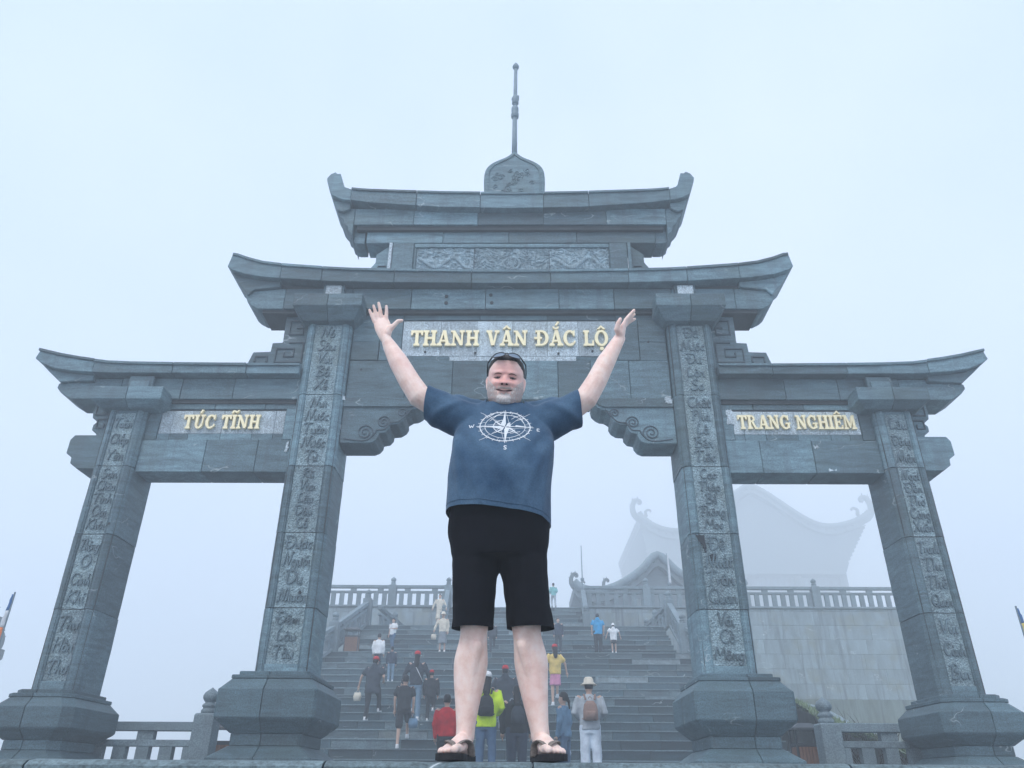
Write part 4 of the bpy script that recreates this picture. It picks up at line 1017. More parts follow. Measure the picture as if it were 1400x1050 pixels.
def pole(label, x, y, z0, z1, cloth=False):
    e = empty('slim_pole', (x, y, z0), label, 'pole', 'slim poles on the upper terrace')
    MB().tube([(x, y, z0), (x, y, z1)], [.05, .02], 8).build('shaft', mt_pole, e, smooth=True)
    MB().lathe((x, y, z0+(z1-z0)*.55), [(.05, 0), (.1, .04), (.1, .14), (.05, .18)], 10).build('collar', mt_pole, e)
    if cloth: MB().tube([(x+.05, y, z1-.1), (x+.06, y, z1-1.6)], [.04, .07], 8).build('furled_cloth', mt_flag['white'], e)
pole('slim mast above the dragon headed pavilion', 3.47, 40, 7.3, 11.5)
pole('slim pole with furled white cloth left of the right inner pillar', 7.98, 40, 7.3, 11.1, True)
pole('slim mast beside the left inner pillar above the balustrade', -9.45, 38, 4, 9.7)
# thin far conifers to the left of the pavilion, only tones in the fog
def conifer(label, x, y, z, h, seed):
    r = random.Random(seed); e = empty('conifer', (x, y, z), label, 'tree', 'conifers dissolving in the fog')
    MB().tube([(x, y, z), (x, y, z+h)], [.16, .03], 7).build('trunk', mt_twig, e)
    mb = MB()
    for i in range(900):
        t = r.random()**.8; zz = z+h*(.12+.88*t); rad = (1-t)*h*.2*r.uniform(.2, 1); a = r.uniform(0, 2*pi)
        p = Vector((x+cos(a)*rad, y+sin(a)*rad, zz-rad*.25)); q = Vector((r.uniform(-1, 1), r.uniform(-1, 1), r.uniform(-.5, .3))).normalized()*.28
        s_ = q.cross(Vector((0, 0, 1))).normalized()*.09; mb.add([p-s_, p+s_, p+q], [(0, 1, 2)])
    mb.build('crown', mt_blade, e, recalc=False)
conifer('faint conifer left of the small dragon roof', -.6+2.0, 60, 7.3, 5.2, 3)
conifer('fainter lower conifer beside the teal figure', 3.6, 64, 7.3, 4.6, 5)
# ================================================================== PEOPLE
def fuse(mb, voxel, it=3, fac=.5):
    me = bpy.data.meshes.new('tmp'); me.from_pydata([tuple(v) for v in mb.v], [], mb.f)
    bm = bmesh.new(); bm.from_mesh(me); bmesh.ops.recalc_face_normals(bm, faces=bm.faces); bm.to_mesh(me); bm.free()
    o = bpy.data.objects.new('tmp', me); COL.objects.link(o)
    m = o.modifiers.new('r', 'REMESH'); m.mode = 'VOXEL'; m.voxel_size = voxel; m.adaptivity = 0
    if it: s = o.modifiers.new('s', 'SMOOTH'); s.iterations = it; s.factor = fac
    ev = o.evaluated_get(bpy.context.evaluated_depsgraph_get()); m2 = ev.to_mesh()
    V = [v.co.copy() for v in m2.vertices]; F = [tuple(p.vertices) for p in m2.polygons]
    ev.to_mesh_clear(); bpy.data.objects.remove(o); bpy.data.meshes.remove(me)
    return V, F
def limb(mb, pts, rad, n=14):
    """tapered tube with rounded ends"""
    P = [Vector(p) for p in pts]; R = [r if isinstance(r, tuple) else (r, r) for r in rad]
    a = (P[0]-P[1]).normalized(); b = (P[-1]-P[-2]).normalized()
    r0_, r1_ = min(R[0]), min(R[-1])
    P2 = [P[0]+a*r0_*.98, P[0]+a*r0_*.85, P[0]+a*r0_*.5]+P+[P[-1]+b*r1_*.5, P[-1]+b*r1_*.85, P[-1]+b*r1_*.98]
    sc = lambda r, k: (r[0]*k, r[1]*k)
    R2 = [sc(R[0], .15), sc(R[0], .55), sc(R[0], .87)]+R+[sc(R[-1], .87), sc(R[-1], .55), sc(R[-1], .15)]
    mb.tube(P2, R2, n)
def loft(mb, secs, n=28, ex=2.4):
    """secs: (z, cx, cy, hw, hd)"""
    V = []; F = []
    for z, cx, cy, hw, hd in secs:
        for k in range(n):
            a = 2*pi*k/n; c, s = cos(a), sin(a)
            V.append((cx+hw*math.copysign(abs(c)**(2/ex), c), cy+hd*math.copysign(abs(s)**(2/ex), s), z))
    for i in range(len(secs)-1):
        for k in range(n): F.append((i*n+k, i*n+(k+1) % n, (i+1)*n+(k+1) % n, (i+1)*n+k))
    F += [tuple(range(n)), tuple(range(len(V)-1, len(V)-1-n, -1))]
    mb.add(V, F)
def cloth(name, col, rough=.85, var=.22, scale=7, bump=.5, **k): return plain(name, col, rough=rough, var=var, scale=scale, bump=bump, dist=.012, **k)
_cl = {}
def cm(n, c):
    if n not in _cl: _cl[n] = cloth('cloth_'+n, c)
    return _cl[n]
mt_skin2 = plain('skin_background', (.55, .36, .28), rough=.55, var=.08)
mt_hair2 = plain('black_hair', (.012, .012, .014), rough=.45, var=.3, scale=30, stretch=(1, 1, .2))
mt_shoe_w = plain('white_shoe', (.75, .75, .76), rough=.5, var=.05)
mt_shoe_b = plain('black_shoe', (.02, .02, .025), rough=.5, var=.1)
C_ = dict(black=(.022, .025, .03), dark=(.035, .045, .06), navy=(.03, .045, .075), grey=(.22, .25, .28), white=(.78, .79, .80), cream=(.66, .60, .50), jeans=(.07, .13, .22), ljeans=(.16, .25, .34),
          red=(.62, .012, .02), cap=(.55, .03, .04), green=(.58, .78, .03), blue=(.02, .32, .62), teal=(.2, .5, .5), yellow=(.72, .52, .16), pink=(.66, .28, .42), denim=(.13, .24, .36), taupe=(.30, .20, .17), lgrey=(.42, .46, .50), pale=(.66, .74, .86))
def K(n): return cm(n, C_[n])
def person(label, x, y, z, H, yaw=0, legs='stand', arms='down', top='black', bot='black', sleeve='long', bottom='trousers', hat=None, hair='short', bag=None, shoe=None, extra=None, step_=.25, build_=1.0, lean=0, toplen=.86, group='visitors on the gate stairs'):
    s = H/1.70; e = empty('person', (x, y, z), label, 'person', group)
    cy, sy = cos(yaw), sin(yaw)
    def tr(V):
        out = []
        for v in V:
            a, b, c = v; b += lean*max(0, c-.9); a, b, c = a*s, b*s, c*s
            out.append((x+a*cy-b*sy, y+a*sy+b*cy, z+c))
        return out
    def put(name, V, F, mat, par=e, smooth=True): return mk(name, tr(V), F, mat, par, smooth=smooth)
    B = build_; st = step_/s
    hipL, hipR = Vector((-.085*B, 0, .90)), Vector((.085*B, 0, .90))
    if legs == 'stand': L = [(-.10, .01, .48), (-.10, 0, .08)]; R = [(.10, .01, .48), (.10, 0, .08)]
    elif legs == 'walk': L = [(-.10, .12, .50), (-.10, .02, .10)]; R = [(.10, -.05, .49), (.10, -.16, .09)]
    elif legs == 'climbR': L = [(-.09, -.03, .48), (-.10, -.10, .08)]; R = [(.11, .26, .66), (.11, .30, .08+st)]
    elif legs == 'climbL': R = [(.09, -.03, .48), (.10, -.10, .08)]; L = [(-.11, .26, .66), (-.11, .30, .08+st)]
    elif legs == 'kick': L = [(-.08, 0, .48), (-.09, 0, .08)]; R = [(.11, .05, .50), (.12, -.28, .40)]
    sh = .185*B; shL, shR = Vector((-sh, 0, 1.385)), Vector((sh, 0, 1.385))
    A = {'down': ((-.235*B, -.02, 1.12), (-.225*B, .05, .87)), 'bent': ((-.26*B, -.04, 1.14), (-.18*B, .2, 1.06)), 'out': ((-.30*B, -.02, 1.16), (-.36*B, .06, .93)), 'hold': ((-.25*B, .0, 1.14), (-.10*B, .22, 1.15)), 'back': ((-.24, -.06, 1.14), (-.24, -.12, .90))}
    if isinstance(arms, str): arms = (arms, arms)
    aL = [Vector(p) for p in A[arms[0]]]; aR = [Vector((-p[0], p[1], p[2])) for p in A[arms[1]]]
    bare = sleeve != 'long'
    mb = MB()
    for hip, q in ((hipL, L), (hipR, R)):
        limb(mb, [hip, q[0], q[1]], [.082*B, .052, .036], 12)
        f = Vector(q[1]); mb_f = None
        limb(mb, [f+Vector((0, -.03, -.035)), f+Vector((0, .13, -.045))], [.034, .03], 8)
    for shp, q in ((shL, aL), (shR, aR)): limb(mb, [shp, q[0], q[1]], [.048, .038, .026], 10)
    loft(mb, [(.86, 0, 0, .13*B, .09), (1.05, 0, 0, .12*B, .085), (1.30, 0, 0, .155*B, .095), (1.41, 0, 0, .13*B, .07), (1.44, 0, 0, .06, .055)], 16)
    limb(mb, [(0, 0, 1.40), (0, .01, 1.50)], [.05, .05], 10)
    loft(mb, [(1.475, 0, .03, .03, .03), (1.49, 0, .028, .055, .065), (1.53, 0, .015, .068, .082), (1.59, 0, 0, .075, .092), (1.65, 0, 0, .068, .085), (1.69, 0, 0, .04, .05), (1.70, 0, 0, .01, .01)], 16, 2.1)
    limb(mb, [(0, .09, 1.575), (0, .108, 1.55)], [.010, .013], 8)
    for sx in (-1, 1): limb(mb, [(sx*.075, -.005, 1.56), (sx*.078, -.005, 1.59)], [.012, .013], 6)
    V, F = fuse(mb, .017, 3); body = put('body', V, F, mt_skin2)
    # hands with separate fingers
    for shp, q, sx in ((shL, aL, -1), (shR, aR, 1)):
        d = (q[1]-q[0]).normalized(); w = q[1]; hb = MB()
        side = Vector((0, 1, 0))-d*d.y
        side = side.normalized() if side.length > .2 else Vector((1, 0, 0))
        hb.tube([w, w+d*.035, w+d*.085], [(.028, .02), (.038, .018), (.036, .015)], 8)
        for i in range(4):
            b0 = w+d*.08+side*(.027-.018*i); hb.tube([b0, b0+d*(.04-.004*abs(i-1)), b0+d*(.07-.007*abs(i-1))-Vector((sx*.012, 0, 0))], [.009, .008, .006], 6)
        b0 = w+d*.03+side*.03; hb.tube([b0, b0+side*.022+d*.025, b0+side*.026+d*.055], [.011, .010, .007], 6)
        put('hand', hb.v, hb.f, mt_skin2, body)
    # trousers / skirt / shorts
    mb = MB()
    if bottom in ('trousers', 'wide'):
        for hip, q in ((hipL, L), (hipR, R)):
            w = .075 if bottom == 'trousers' else .10
            limb(mb, [hip, q[0], Vector(q[1])+Vector((0, 0, -.02))], [.098*B, .07 if bottom == 'trousers' else .085, w*.82], 12)
    elif bottom == 'shorts':
        for hip, q in ((hipL, L), (hipR, R)):
            k_ = Vector(q[0])*.92+hip*.08; limb(mb, [hip, (hip+k_)/2, k_], [.105*B, .095, .09], 12)
    elif bottom == 'skirt':
        loft(mb, [(.38, 0, 0, .2, .18), (.6, 0, 0, .18, .15), (.85, 0, 0, .15, .12)], 20)
    elif bottom == 'skirt_short':
        loft(mb, [(.56, 0, 0, .17, .15), (.85, 0, 0, .15, .12)], 20)
    loft(mb, [(.80, 0, 0, .155*B, .12), (.93, 0, 0, .152*B, .115), (1.0, 0, 0, .14*B, .105)], 20)
    V, F = fuse(mb, .02, 3)
    V = [v+Vector((noise.noise(v*9)*.012, noise.noise(v*9+Vector((5, 5, 5)))*.012, 0)) for v in V]
    put(dict(trousers='trousers', wide='wide_trousers', shorts='shorts', skirt='skirt', skirt_short='skirt')[bottom], V, F, K(bot))
    if bottom in ('skirt', 'skirt_short') and extra == 'under': pass
    # top
    mb = MB()
    loft(mb, [(toplen, 0, -.005, .172*B, .135), (1.0, 0, 0, .168*B, .13), (1.2, 0, 0, .175*B, .128), (1.34, 0, 0, .175*B, .12), (1.41, 0, 0, .13*B, .09), (1.445, 0, 0, .07, .07)], 20)
    for shp, q in ((shL, aL), (shR, aR)):
        if bare: limb(mb, [shp*.9, shp, (shp+q[0]*1.2)/2.2], [.075, .078, .076], 12)
        else: limb(mb, [shp*.9, shp, q[0], q[1]-(q[1]-q[0])*.06], [.072, .074, .062, .048], 12)
    if sleeve == 'puffy': limb(mb, [(0, -.02, 1.38), (0, -.03, 1.45)], [.11, .1], 12)
    V, F = fuse(mb, .02, 3)
    V = [v+Vector((noise.noise(v*8)*.016, noise.noise(v*8+Vector((9, 5, 5)))*.016, 0)) for v in V]
    put('jacket' if sleeve != 'short' else 'shirt', V, F, K(top))
    # shoes
    for q in (L, R):
        f = Vector(q[1]); hb = MB()
        hb.add(*_shoe(f)); put('shoe', hb.v, hb.f, shoe or mt_shoe_b)
    # hair
    if hair:
        hb = MB()
        loft(hb, [(1.53, 0, -.03, .07, .065), (1.57, 0, -.025, .08, .08), (1.62, 0, -.012, .082, .098), (1.67, 0, -.006, .072, .088), (1.705, 0, -.004, .045, .055), (1.715, 0, 0, .012, .012)], 18, 2.1)
        if hair == 'long':
            limb(hb, [(0, -.05, 1.62), (0, -.085, 1.45), (0, -.115, 1.36), (0, -.125, 1.31)], [(.07, .05), (.075, .04), (.062, .03), (.04, .02)], 12)
        if hair == 'tail': limb(hb, [(0, -.08, 1.62), (0, -.12, 1.52), (0, -.13, 1.38)], [.03, .032, .015], 10)
        V, F = fuse(hb, .014, 2); put('hair', V, F, mt_hair2, body)
    if hat:
        kind, colr = hat; hb = MB()
        if kind == 'cap':
            loft(hb, [(1.625, 0, -.004, .086, .102), (1.67, 0, -.004, .084, .098), (1.71, 0, -.004, .062, .072), (1.728, 0, 0, .015, .018)], 20, 2.1)
            o = put('cap', hb.v, hb.f, K(colr), body)
            b2 = MB(); b2.add([(-.07, .07, 1.635), (.07, .07, 1.635), (.055, .16, 1.62), (0, .175, 1.618), (-.055, .16, 1.62), (-.07, .07, 1.627), (.07, .07, 1.627), (.055, .16, 1.612), (0, .175, 1.61), (-.055, .16, 1.612)], [(0, 1, 2, 3, 4), (9, 8, 7, 6, 5), (0, 5, 6, 1), (1, 6, 7, 2), (2, 7, 8, 3), (3, 8, 9, 4), (4, 9, 5, 0)])
            put('visor', b2.v, b2.f, K(colr), body, False)
        else:
            loft(hb, [(1.60, 0, 0, .15, .165), (1.605, 0, 0, .152, .168), (1.645, 0, 0, .092, .108), (1.70, 0, 0, .085, .10), (1.735, 0, 0, .06, .07), (1.742, 0, 0, .01, .01)], 22, 2.0)
            put('sun_hat', hb.v, hb.f, K(colr), body)
    if bag:
        kind, colr = bag; hb = MB()
        if kind == 'backpack':
            loft(hb, [(1.0, 0, -.185, .11, .05), (1.03, 0, -.19, .13, .07), (1.16, 0, -.19, .13, .075), (1.26, 0, -.18, .11, .06), (1.32, 0, -.17, .06, .04)], 18, 3)
            o = put('backpack', hb.v, hb.f, K(colr))
            h2 = MB()
            loft(h2, [(1.02, 0, -.258, .085, .018), (1.12, 0, -.265, .09, .022), (1.15, 0, -.262, .08, .015)], 12, 3); put('pocket', h2.v, h2.f, K(colr), o)
            for sx in (-1, 1):
                h2 = MB(); h2.tube([(sx*.08, -.17, 1.34), (sx*.10, -.08, 1.44), (sx*.105, .06, 1.40), (sx*.11, .135, 1.25), (sx*.15, .05, 1.08), (sx*.12, -.14, 1.02)], [(.018, .008)]*6, 6); put('strap', h2.v, h2.f, K(colr), o)
            h2 = MB(); h2.tube([(-.03, -.18, 1.36), (0, -.185, 1.395), (.03, -.18, 1.36)], .008, 6); put('grab_loop', h2.v, h2.f, K(colr), o)
        elif kind in ('handL', 'handR'):
            q = (aL if kind == 'handL' else aR)[1]; sx = -1 if kind == 'handL' else 1
            c = q+Vector((sx*.02, 0, -.28)); 
            loft(hb, [(c.z-.12, c.x, c.y, .10, .045), (c.z, c.x, c.y, .12, .06), (c.z+.10, c.x, c.y, .10, .03)], 12, 3)
            hb.tube([(c.x-.06, c.y, c.z+.09), (q.x, q.y, q.z-.06), (c.x+.06, c.y, c.z+.09)], .008, 6)
            V, F = hb.v, hb.f
            o = mk('carried_bag', tr([Vector(v) for v in V]), F, K(colr), None, smooth=True)
            tag(o, extra, 'bag')
        elif kind == 'strap':
            hb.tube([(-.1, -.05, 1.44), (.02, -.14, 1.25), (.15, -.12, 1.02), (.17, 0, .95)], [(.012, .006)]*4, 6); put('shoulder_strap', hb.v, hb.f, K(colr))
    return e
def _shoe(f):
    mb = MB(); loft(mb, [(f.z-.082, f.x, f.y+.045, .042, .125), (f.z-.055, f.x, f.y+.045, .044, .125), (f.z-.02, f.x, f.y+.01, .04, .08), (f.z+.02, f.x, f.y-.015, .038, .05)], 14, 2.4)
    return mb.v, mb.f
def q_(x, y, z): return (x, y, z)
person('man in black T-shirt and shorts climbing the lowest visible steps', -2.71, 20.78, .808, 1.72, .1, 'climbR', 'down', 'black', 'black', 'short', 'shorts', None, 'short', ('handR', 'denim'), mt_shoe_w, 'small blue bag carried by the man in black shorts')
person('person in wide black coat and red cap near the left inner pillar', -3.85, 22.45, 1.558, 1.66, -.25, 'climbR', ('out', 'bent'), 'dark', 'black', 'puffy', 'trousers', ('cap', 'cap'), 'short', ('handL', 'cream'), mt_shoe_w, 'cream patterned bag held by the visitor in the black coat', build_=1.25, lean=.12, toplen=.72)
person('woman in dark jacket with pale strap, jeans and red cap above the man in black', -2.66, 22.48, 1.558, 1.80, 0, 'climbL', 'out', 'dark', 'ljeans', 'long', 'trousers', ('cap', 'cap'), 'long', ('strap', 'white'), mt_shoe_w)
person('child in black hoodie and red cap close to the big left leg', -2.23, 22.45, 1.558, 1.30, 0, 'kick', 'down', 'black', 'black', 'long', 'trousers', ('cap', 'cap'), 'short', None, mt_shoe_w, build_=1.1)
person('small figure in dark top and grey trousers with white shoes high on the left', -4.07, 26.75, 3.06, 1.12, .15, 'stand', 'down', 'navy', 'ljeans', 'long', 'trousers', None, 'short', None, mt_shoe_w)
person('man in plain white shirt seen from behind on the left of the stairs', -4.61, 27.15, 3.31, 1.36, -.1, 'climbL', 'down', 'white', 'dark', 'long', 'trousers', None, 'short')
person('person in white blouse and blue jeans above the man in white shirt', -4.43, 28.85, 4.31, 1.20, 2.6, 'walk', ('hold', 'down'), 'white', 'jeans', 'short', 'trousers', None, 'short')
person('woman in cream coat and pale sun hat coming down the stairs', -2.61, 28.85, 4.31, 1.42, pi, 'stand', ('down', 'out'), 'cream', 'grey', 'long', 'skirt', ('hat', 'cream'), 'short', ('handR', 'cream'), mt_shoe_w, 'cream tote bag held by the woman in the cream coat')
person('pale figure in white standing behind the woman in cream coat', -3.24, 33.4, 6.06, 1.36, pi, 'stand', 'out', 'cream', 'cream', 'long', 'skirt', None, 'short')
person('dark clothed person half hidden by the big left knee', -.79, 28.85, 4.31, 1.13, .1, 'climbR', 'down', 'dark', 'dark', 'long', 'trousers', None, 'short')
person('man in dark suit jacket and white shirt facing the camera beside the big right knee', 1.61, 28.85, 4.31, 1.24, pi, 'stand', 'down', 'navy', 'dark', 'long', 'trousers', None, 'short')
ob = MB(); ob.add([(1.61-.045, 28.73, 4.31+.70), (1.61+.045, 28.73, 4.31+.70), (1.61+.055, 28.735, 4.31+1.03), (1.61-.055, 28.735, 4.31+1.03)], [(0, 1, 2, 3)])
person('woman in yellow top, pink skirt and red cap by the big right leg', 1.24, 23.55, 2.058, 1.68, .15, 'climbR', ('bent', 'out'), 'yellow', 'pink', 'short', 'skirt_short', ('cap', 'cap'), 'long', None, mt_shoe_w)
person('adult in bright blue jacket and dark skirt near the top of the stairs', 3.06, 28.85, 4.31, 1.40, 0, 'stand', 'down', 'blue', 'black', 'puffy', 'wide', None, 'short', build_=1.15, toplen=.80)
person('small child in white coat and white hat beside the blue jacket', 3.62, 28.85, 4.31, 1.04, .1, 'stand', 'out', 'white', 'black', 'puffy', 'skirt_short', ('hat', 'white'), 'short', None, mt_shoe_w, build_=1.2, toplen=.75)
person('faint figure in teal at the very top of the stairs', 1.76, 35.7, 7.31, 1.16, .2, 'walk', 'bent', 'teal', 'lgrey', 'long', 'trousers', None, 'short')
person('broad man in dark coat and red cap seen between the big legs', -.17, 21.33, 1.058, 1.77, 0, 'climbL', 'down', 'dark', 'grey', 'puffy', 'trousers', ('cap', 'cap'), 'short', build_=1.35, toplen=.8)
person('woman in lime green jacket with black backpack and white cap between the big legs', -.36, 14.2, 0, 1.74, 0, 'stand', 'bent', 'green', 'jeans', 'long', 'trousers', ('cap', 'white'), 'long', ('backpack', 'black'), None, toplen=.84)
person('long haired woman in black hoodie with black backpack beside the big right leg', .16, 15.0, 0, 1.62, .1, 'stand', 'down', 'black', 'navy', 'long', 'wide', None, 'long', ('backpack', 'dark'), None, build_=1.2)
person('woman in denim jacket and jeans looking left, right of the big right foot', 1.07, 16.2, 0, 1.64, 1.1, 'stand', 'down', 'denim', 'jeans', 'long', 'wide', None, 'tail', ('handR', 'pale'), mt_shoe_w, 'pale blue plastic bag hanging by the woman in denim')
person('woman in grey hoodie and white trousers with taupe backpack and cream bucket hat', 1.42, 14.3, 0, 1.65, 0, 'stand', 'bent', 'lgrey', 'pale', 'long', 'wide', ('hat', 'cream'), 'short', ('backpack', 'taupe'), mt_shoe_w, build_=1.05)
person('boy in red sports jacket with white hem left of the big left foot', -1.2, 16.0, 0, 1.57, 0, 'stand', 'down', 'red', 'black', 'long', 'trousers', None, 'short', None, None, toplen=.88)
# ================================================================== THE BIG MAN IN FRONT
man = empty('person', (.14, 3.24, 0), 'large bearded man in navy compass T-shirt and black shorts standing with both arms raised', 'person')
def skin_mat():
    m, nt, bs = new_mat('skin'); L = nt.links
    geo = N(nt, 'ShaderNodeNewGeometry')
    n1 = N(nt, 'ShaderNodeTexNoise', Scale=22.0, Detail=5, Roughness=.65); L.new(geo.outputs['Position'], n1.inputs[0])
    n2 = N(nt, 'ShaderNodeTexNoise', Scale=5.0, Detail=3); L.new(geo.outputs['Position'], n2.inputs[0])
    c = ramp(nt, n1.outputs[0], [(.3, (.78, .52, .43)), (.5, (.88, .65, .56)), (.7, (.92, .74, .66))])
    c = mix(nt, math_(nt, 'MULTIPLY', ramp(nt, n2.outputs[0], [(.5, (0,)*3), (.75, (1,)*3)]), .35), c, (.80, .47, .42))
    # ruddy face: cheeks, nose and forehead
    def spot(p, r, amt, col, c):
        d = N(nt, 'ShaderNodeVectorMath', operation='DISTANCE'); L.new(geo.outputs['Position'], d.inputs[0]); d.inputs[1].default_value = p
        f = ramp(nt, math_(nt, 'DIVIDE', d.outputs[1], r), [(.2, (1,)*3), (1, (0,)*3)])
        return mix(nt, math_(nt, 'MULTIPLY', f, amt), c, col)
    for p, r, a in SPOTS: c = spot(p, r, a, (.80, .30, .27), c)
    L.new(c, bs.inputs['Base Color']); bs.inputs['Roughness'].default_value = .5
    bs.inputs['Subsurface Weight'].default_value = .12; bs.inputs['Subsurface Radius'].default_value = (.02, .008, .004); bs.inputs['Subsurface Scale'].default_value = .4
    n3 = N(nt, 'ShaderNodeTexNoise', Scale=120.0, Detail=3); L.new(geo.outputs['Position'], n3.inputs[0])
    bu = N(nt, 'ShaderNodeBump', Strength=.25, Distance=.002); L.new(n3.outputs[0], bu.inputs['Height']); L.new(bu.outputs[0], bs.inputs['Normal'])
    return m
# ---- head in its own frame: face towards -Y, up Z
HC = Vector((.146, 3.165, 1.602)); HT, HR = radians(17), radians(4)
HM = Matrix.Translation(HC) @ Matrix.Rotation(HR, 4, 'Y') @ Matrix.Rotation(HT, 4, 'X') @ Matrix.Diagonal((1.04, 1.04, 1.05, 1))
wz = [(-.125, .015), (-.118, .040), (-.105, .058), (-.088, .070), (-.06, .078), (-.03, .080), (0, .0795), (.03, .0795), (.06, .077), (.085, .068), (.105, .050), (.118, .030), (.125, .004)]
fz = [(-.125, .02), (-.118, .060), (-.105, .079), (-.088, .086), (-.06, .087), (-.03, .086), (0, .085), (.03, .089), (.06, .085), (.085, .073), (.105, .050), (.118, .028), (.125, .004)]
bz = [(-.125, .015), (-.105, .03), (-.08, .052), (-.05, .072), (0, .098), (.05, .105), (.085, .090), (.11, .056), (.12, .03), (.125, .004)]
def ga(x, z, cx, cz, sx, sz): return math.exp(-((x-cx)/sx)**2-((z-cz)/sz)**2)
def face_bump(x, z):
    ax = abs(x); b = 0
    nose = max(0, min(1, (.018-z)/.042)) if z > -.027 else max(0, 1-(-.027-z)/.009)
    b += .030*nose*math.exp(-(x/(.009+.006*nose))**2)
    b += .013*ga(ax, z, .0175, -.021, .009, .009)
    b -= .013*ga(ax, z, .034, .004, .018, .012)
    b += .005*ga(ax, z, .034, .004, .013, .006)
    b += .007*ga(ax, z, .032, .024, .024, .009)
    b -= .004*ga(x, z, 0, .018, .008, .008)
    b += .009*ga(ax, z, .046, -.022, .020, .015)
    b -= .006*ga(ax, z, .033, -.034, .006, .014)
    b -= .005*ga(ax, z, .034, -.052, .008, .007)
    b += .005*ga(x, z, 0, -.044, .022, .006)
    b -= .006*ga(x, z, 0, -.0530, .028, .0035)
    b += .006*ga(x, z, 0, -.0615, .018, .006)
    b -= .005*ga(x, z, 0, -.074, .022, .006)
    b += .009*ga(x, z, 0, -.098, .024, .016)
    b += .0012*sin(z*420)*ga(x, z, 0, .062, .05, .018)
    return b
def head_pt(th, z, off=0):
    """th = 0 at the face, pi at the back"""
    w, f, bk = lerp_curve(wz, z)+off, lerp_curve(fz, z)+off, lerp_curve(bz, z)+off
    c, s = cos(th), sin(th); ex = 2/2.35
    x = w*math.copysign(abs(s)**ex, s)
    y = -f*abs(c)**ex if c > 0 else bk*abs(c)**ex
    if c > 0: y -= face_bump(x, z)*min(1, c*1.6)
    return Vector((x, y, z*(1+off*2)))
def front_y(x, z, off=.0):
    w = lerp_curve(wz, z)+off; f = lerp_curve(fz, z)+off; ex = 2/2.35
    s = min(.999, abs(x)/w)**(1/ex); c = sqrt(1-s*s)
    return -f*c**ex-face_bump(x, z)*min(1, c*1.6)-off*.5
NT, NZ = 120, 96
hv = MB(); V = []; F = []
zs = [-.125+.25*(.5-.5*cos(pi*i/NZ)) for i in range(NZ+1)]
zs = [.5*(a+(-.125+.25*i/NZ)) for i, a in enumerate(zs)]
for z in zs:
    for k in range(NT): V.append(HM @ head_pt(2*pi*k/NT, z))
for i in range(NZ):
    for k in range(NT): F.append((i*NT+k, i*NT+(k+1) % NT, (i+1)*NT+(k+1) % NT, (i+1)*NT+k))
F += [tuple(range(NT)), tuple(range((NZ+1)*NT-1, NZ*NT-1, -1))]
headV, headF = V, F
SPOTS = [(tuple(HM @ Vector((sx*.044, -.09, -.014))), .036, .24) for sx in (-1, 1)]+[(tuple(HM @ Vector((0, -.115, -.016))), .03, .4), (tuple(HM @ Vector((0, -.09, .06))), .06, .25), (tuple(HM @ Vector((0, -.09, 0))), .13, .55)]+[(tuple(HM @ Vector((sx*.085, .0, 0))), .03, .5) for sx in (-1, 1)]
mt_skin = skin_mat()
# ---- body core, one continuous surface
mb = MB(); mb.add(headV, headF)
for sx in (-1, 1):   # ears
    loop = [(sx*.078, .012, -.040), (sx*.083, .008, -.032), (sx*.087, .014, -.012), (sx*.089, .020, .006), (sx*.085, .018, .018), (sx*.079, .006, .018)]
    limb(mb, [HM @ Vector(p) for p in loop], [.007, .006, .005, .005, .005, .005], 8)
    limb(mb, [HM @ Vector((sx*.078, .012, -.032)), HM @ Vector((sx*.080, .014, .006))], [.007, .007], 8)
limb(mb, [(.146, 3.25, 1.40), (.146, 3.235, 1.50), (.146, 3.22, 1.56)], [(.072, .075), (.064, .066), (.060, .060)], 18)
loft(mb, [(.82, .12, 3.25, .17, .13), (1.0, .12, 3.225, .195, .15), (1.15, .126, 3.215, .205, .16), (1.3, .134, 3.23, .205, .14), (1.42, .14, 3.24, .17, .10), (1.48, .143, 3.24, .11, .08), (1.5, .145, 3.24, .08, .07)], 26)
LEG = {-1: [((.045, 3.26, .86), .088), ((.022, 3.25, .68), .072), ((.026, 3.235, .52), (.060, .062)), ((.024, 3.245, .455), (.056, .060)), ((.016, 3.265, .37), (.0685, .066)), ((.011, 3.27, .30), (.064, .060)),
            ((.005, 3.27, .20), (.048, .048)), ((.002, 3.275, .125), (.038, .044)), ((.0, 3.28, .085), (.037, .046))],
       1: [((.205, 3.26, .86), .088), ((.236, 3.25, .68), .072), ((.240, 3.235, .52), (.062, .064)), ((.245, 3.245, .455), (.058, .060)), ((.259, 3.265, .37), (.0685, .066)), ((.266, 3.27, .30), (.062, .060)),
            ((.279, 3.27, .20), (.048, .048)), ((.290, 3.275, .125), (.038, .044)), ((.296, 3.28, .085), (.037, .046))]}
FOOT = {-1: ((.006, 3.30), (-.042, 3.085)), 1: ((.292, 3.30), (.338, 3.085))}
SOLE = .020
foot_pts = {}
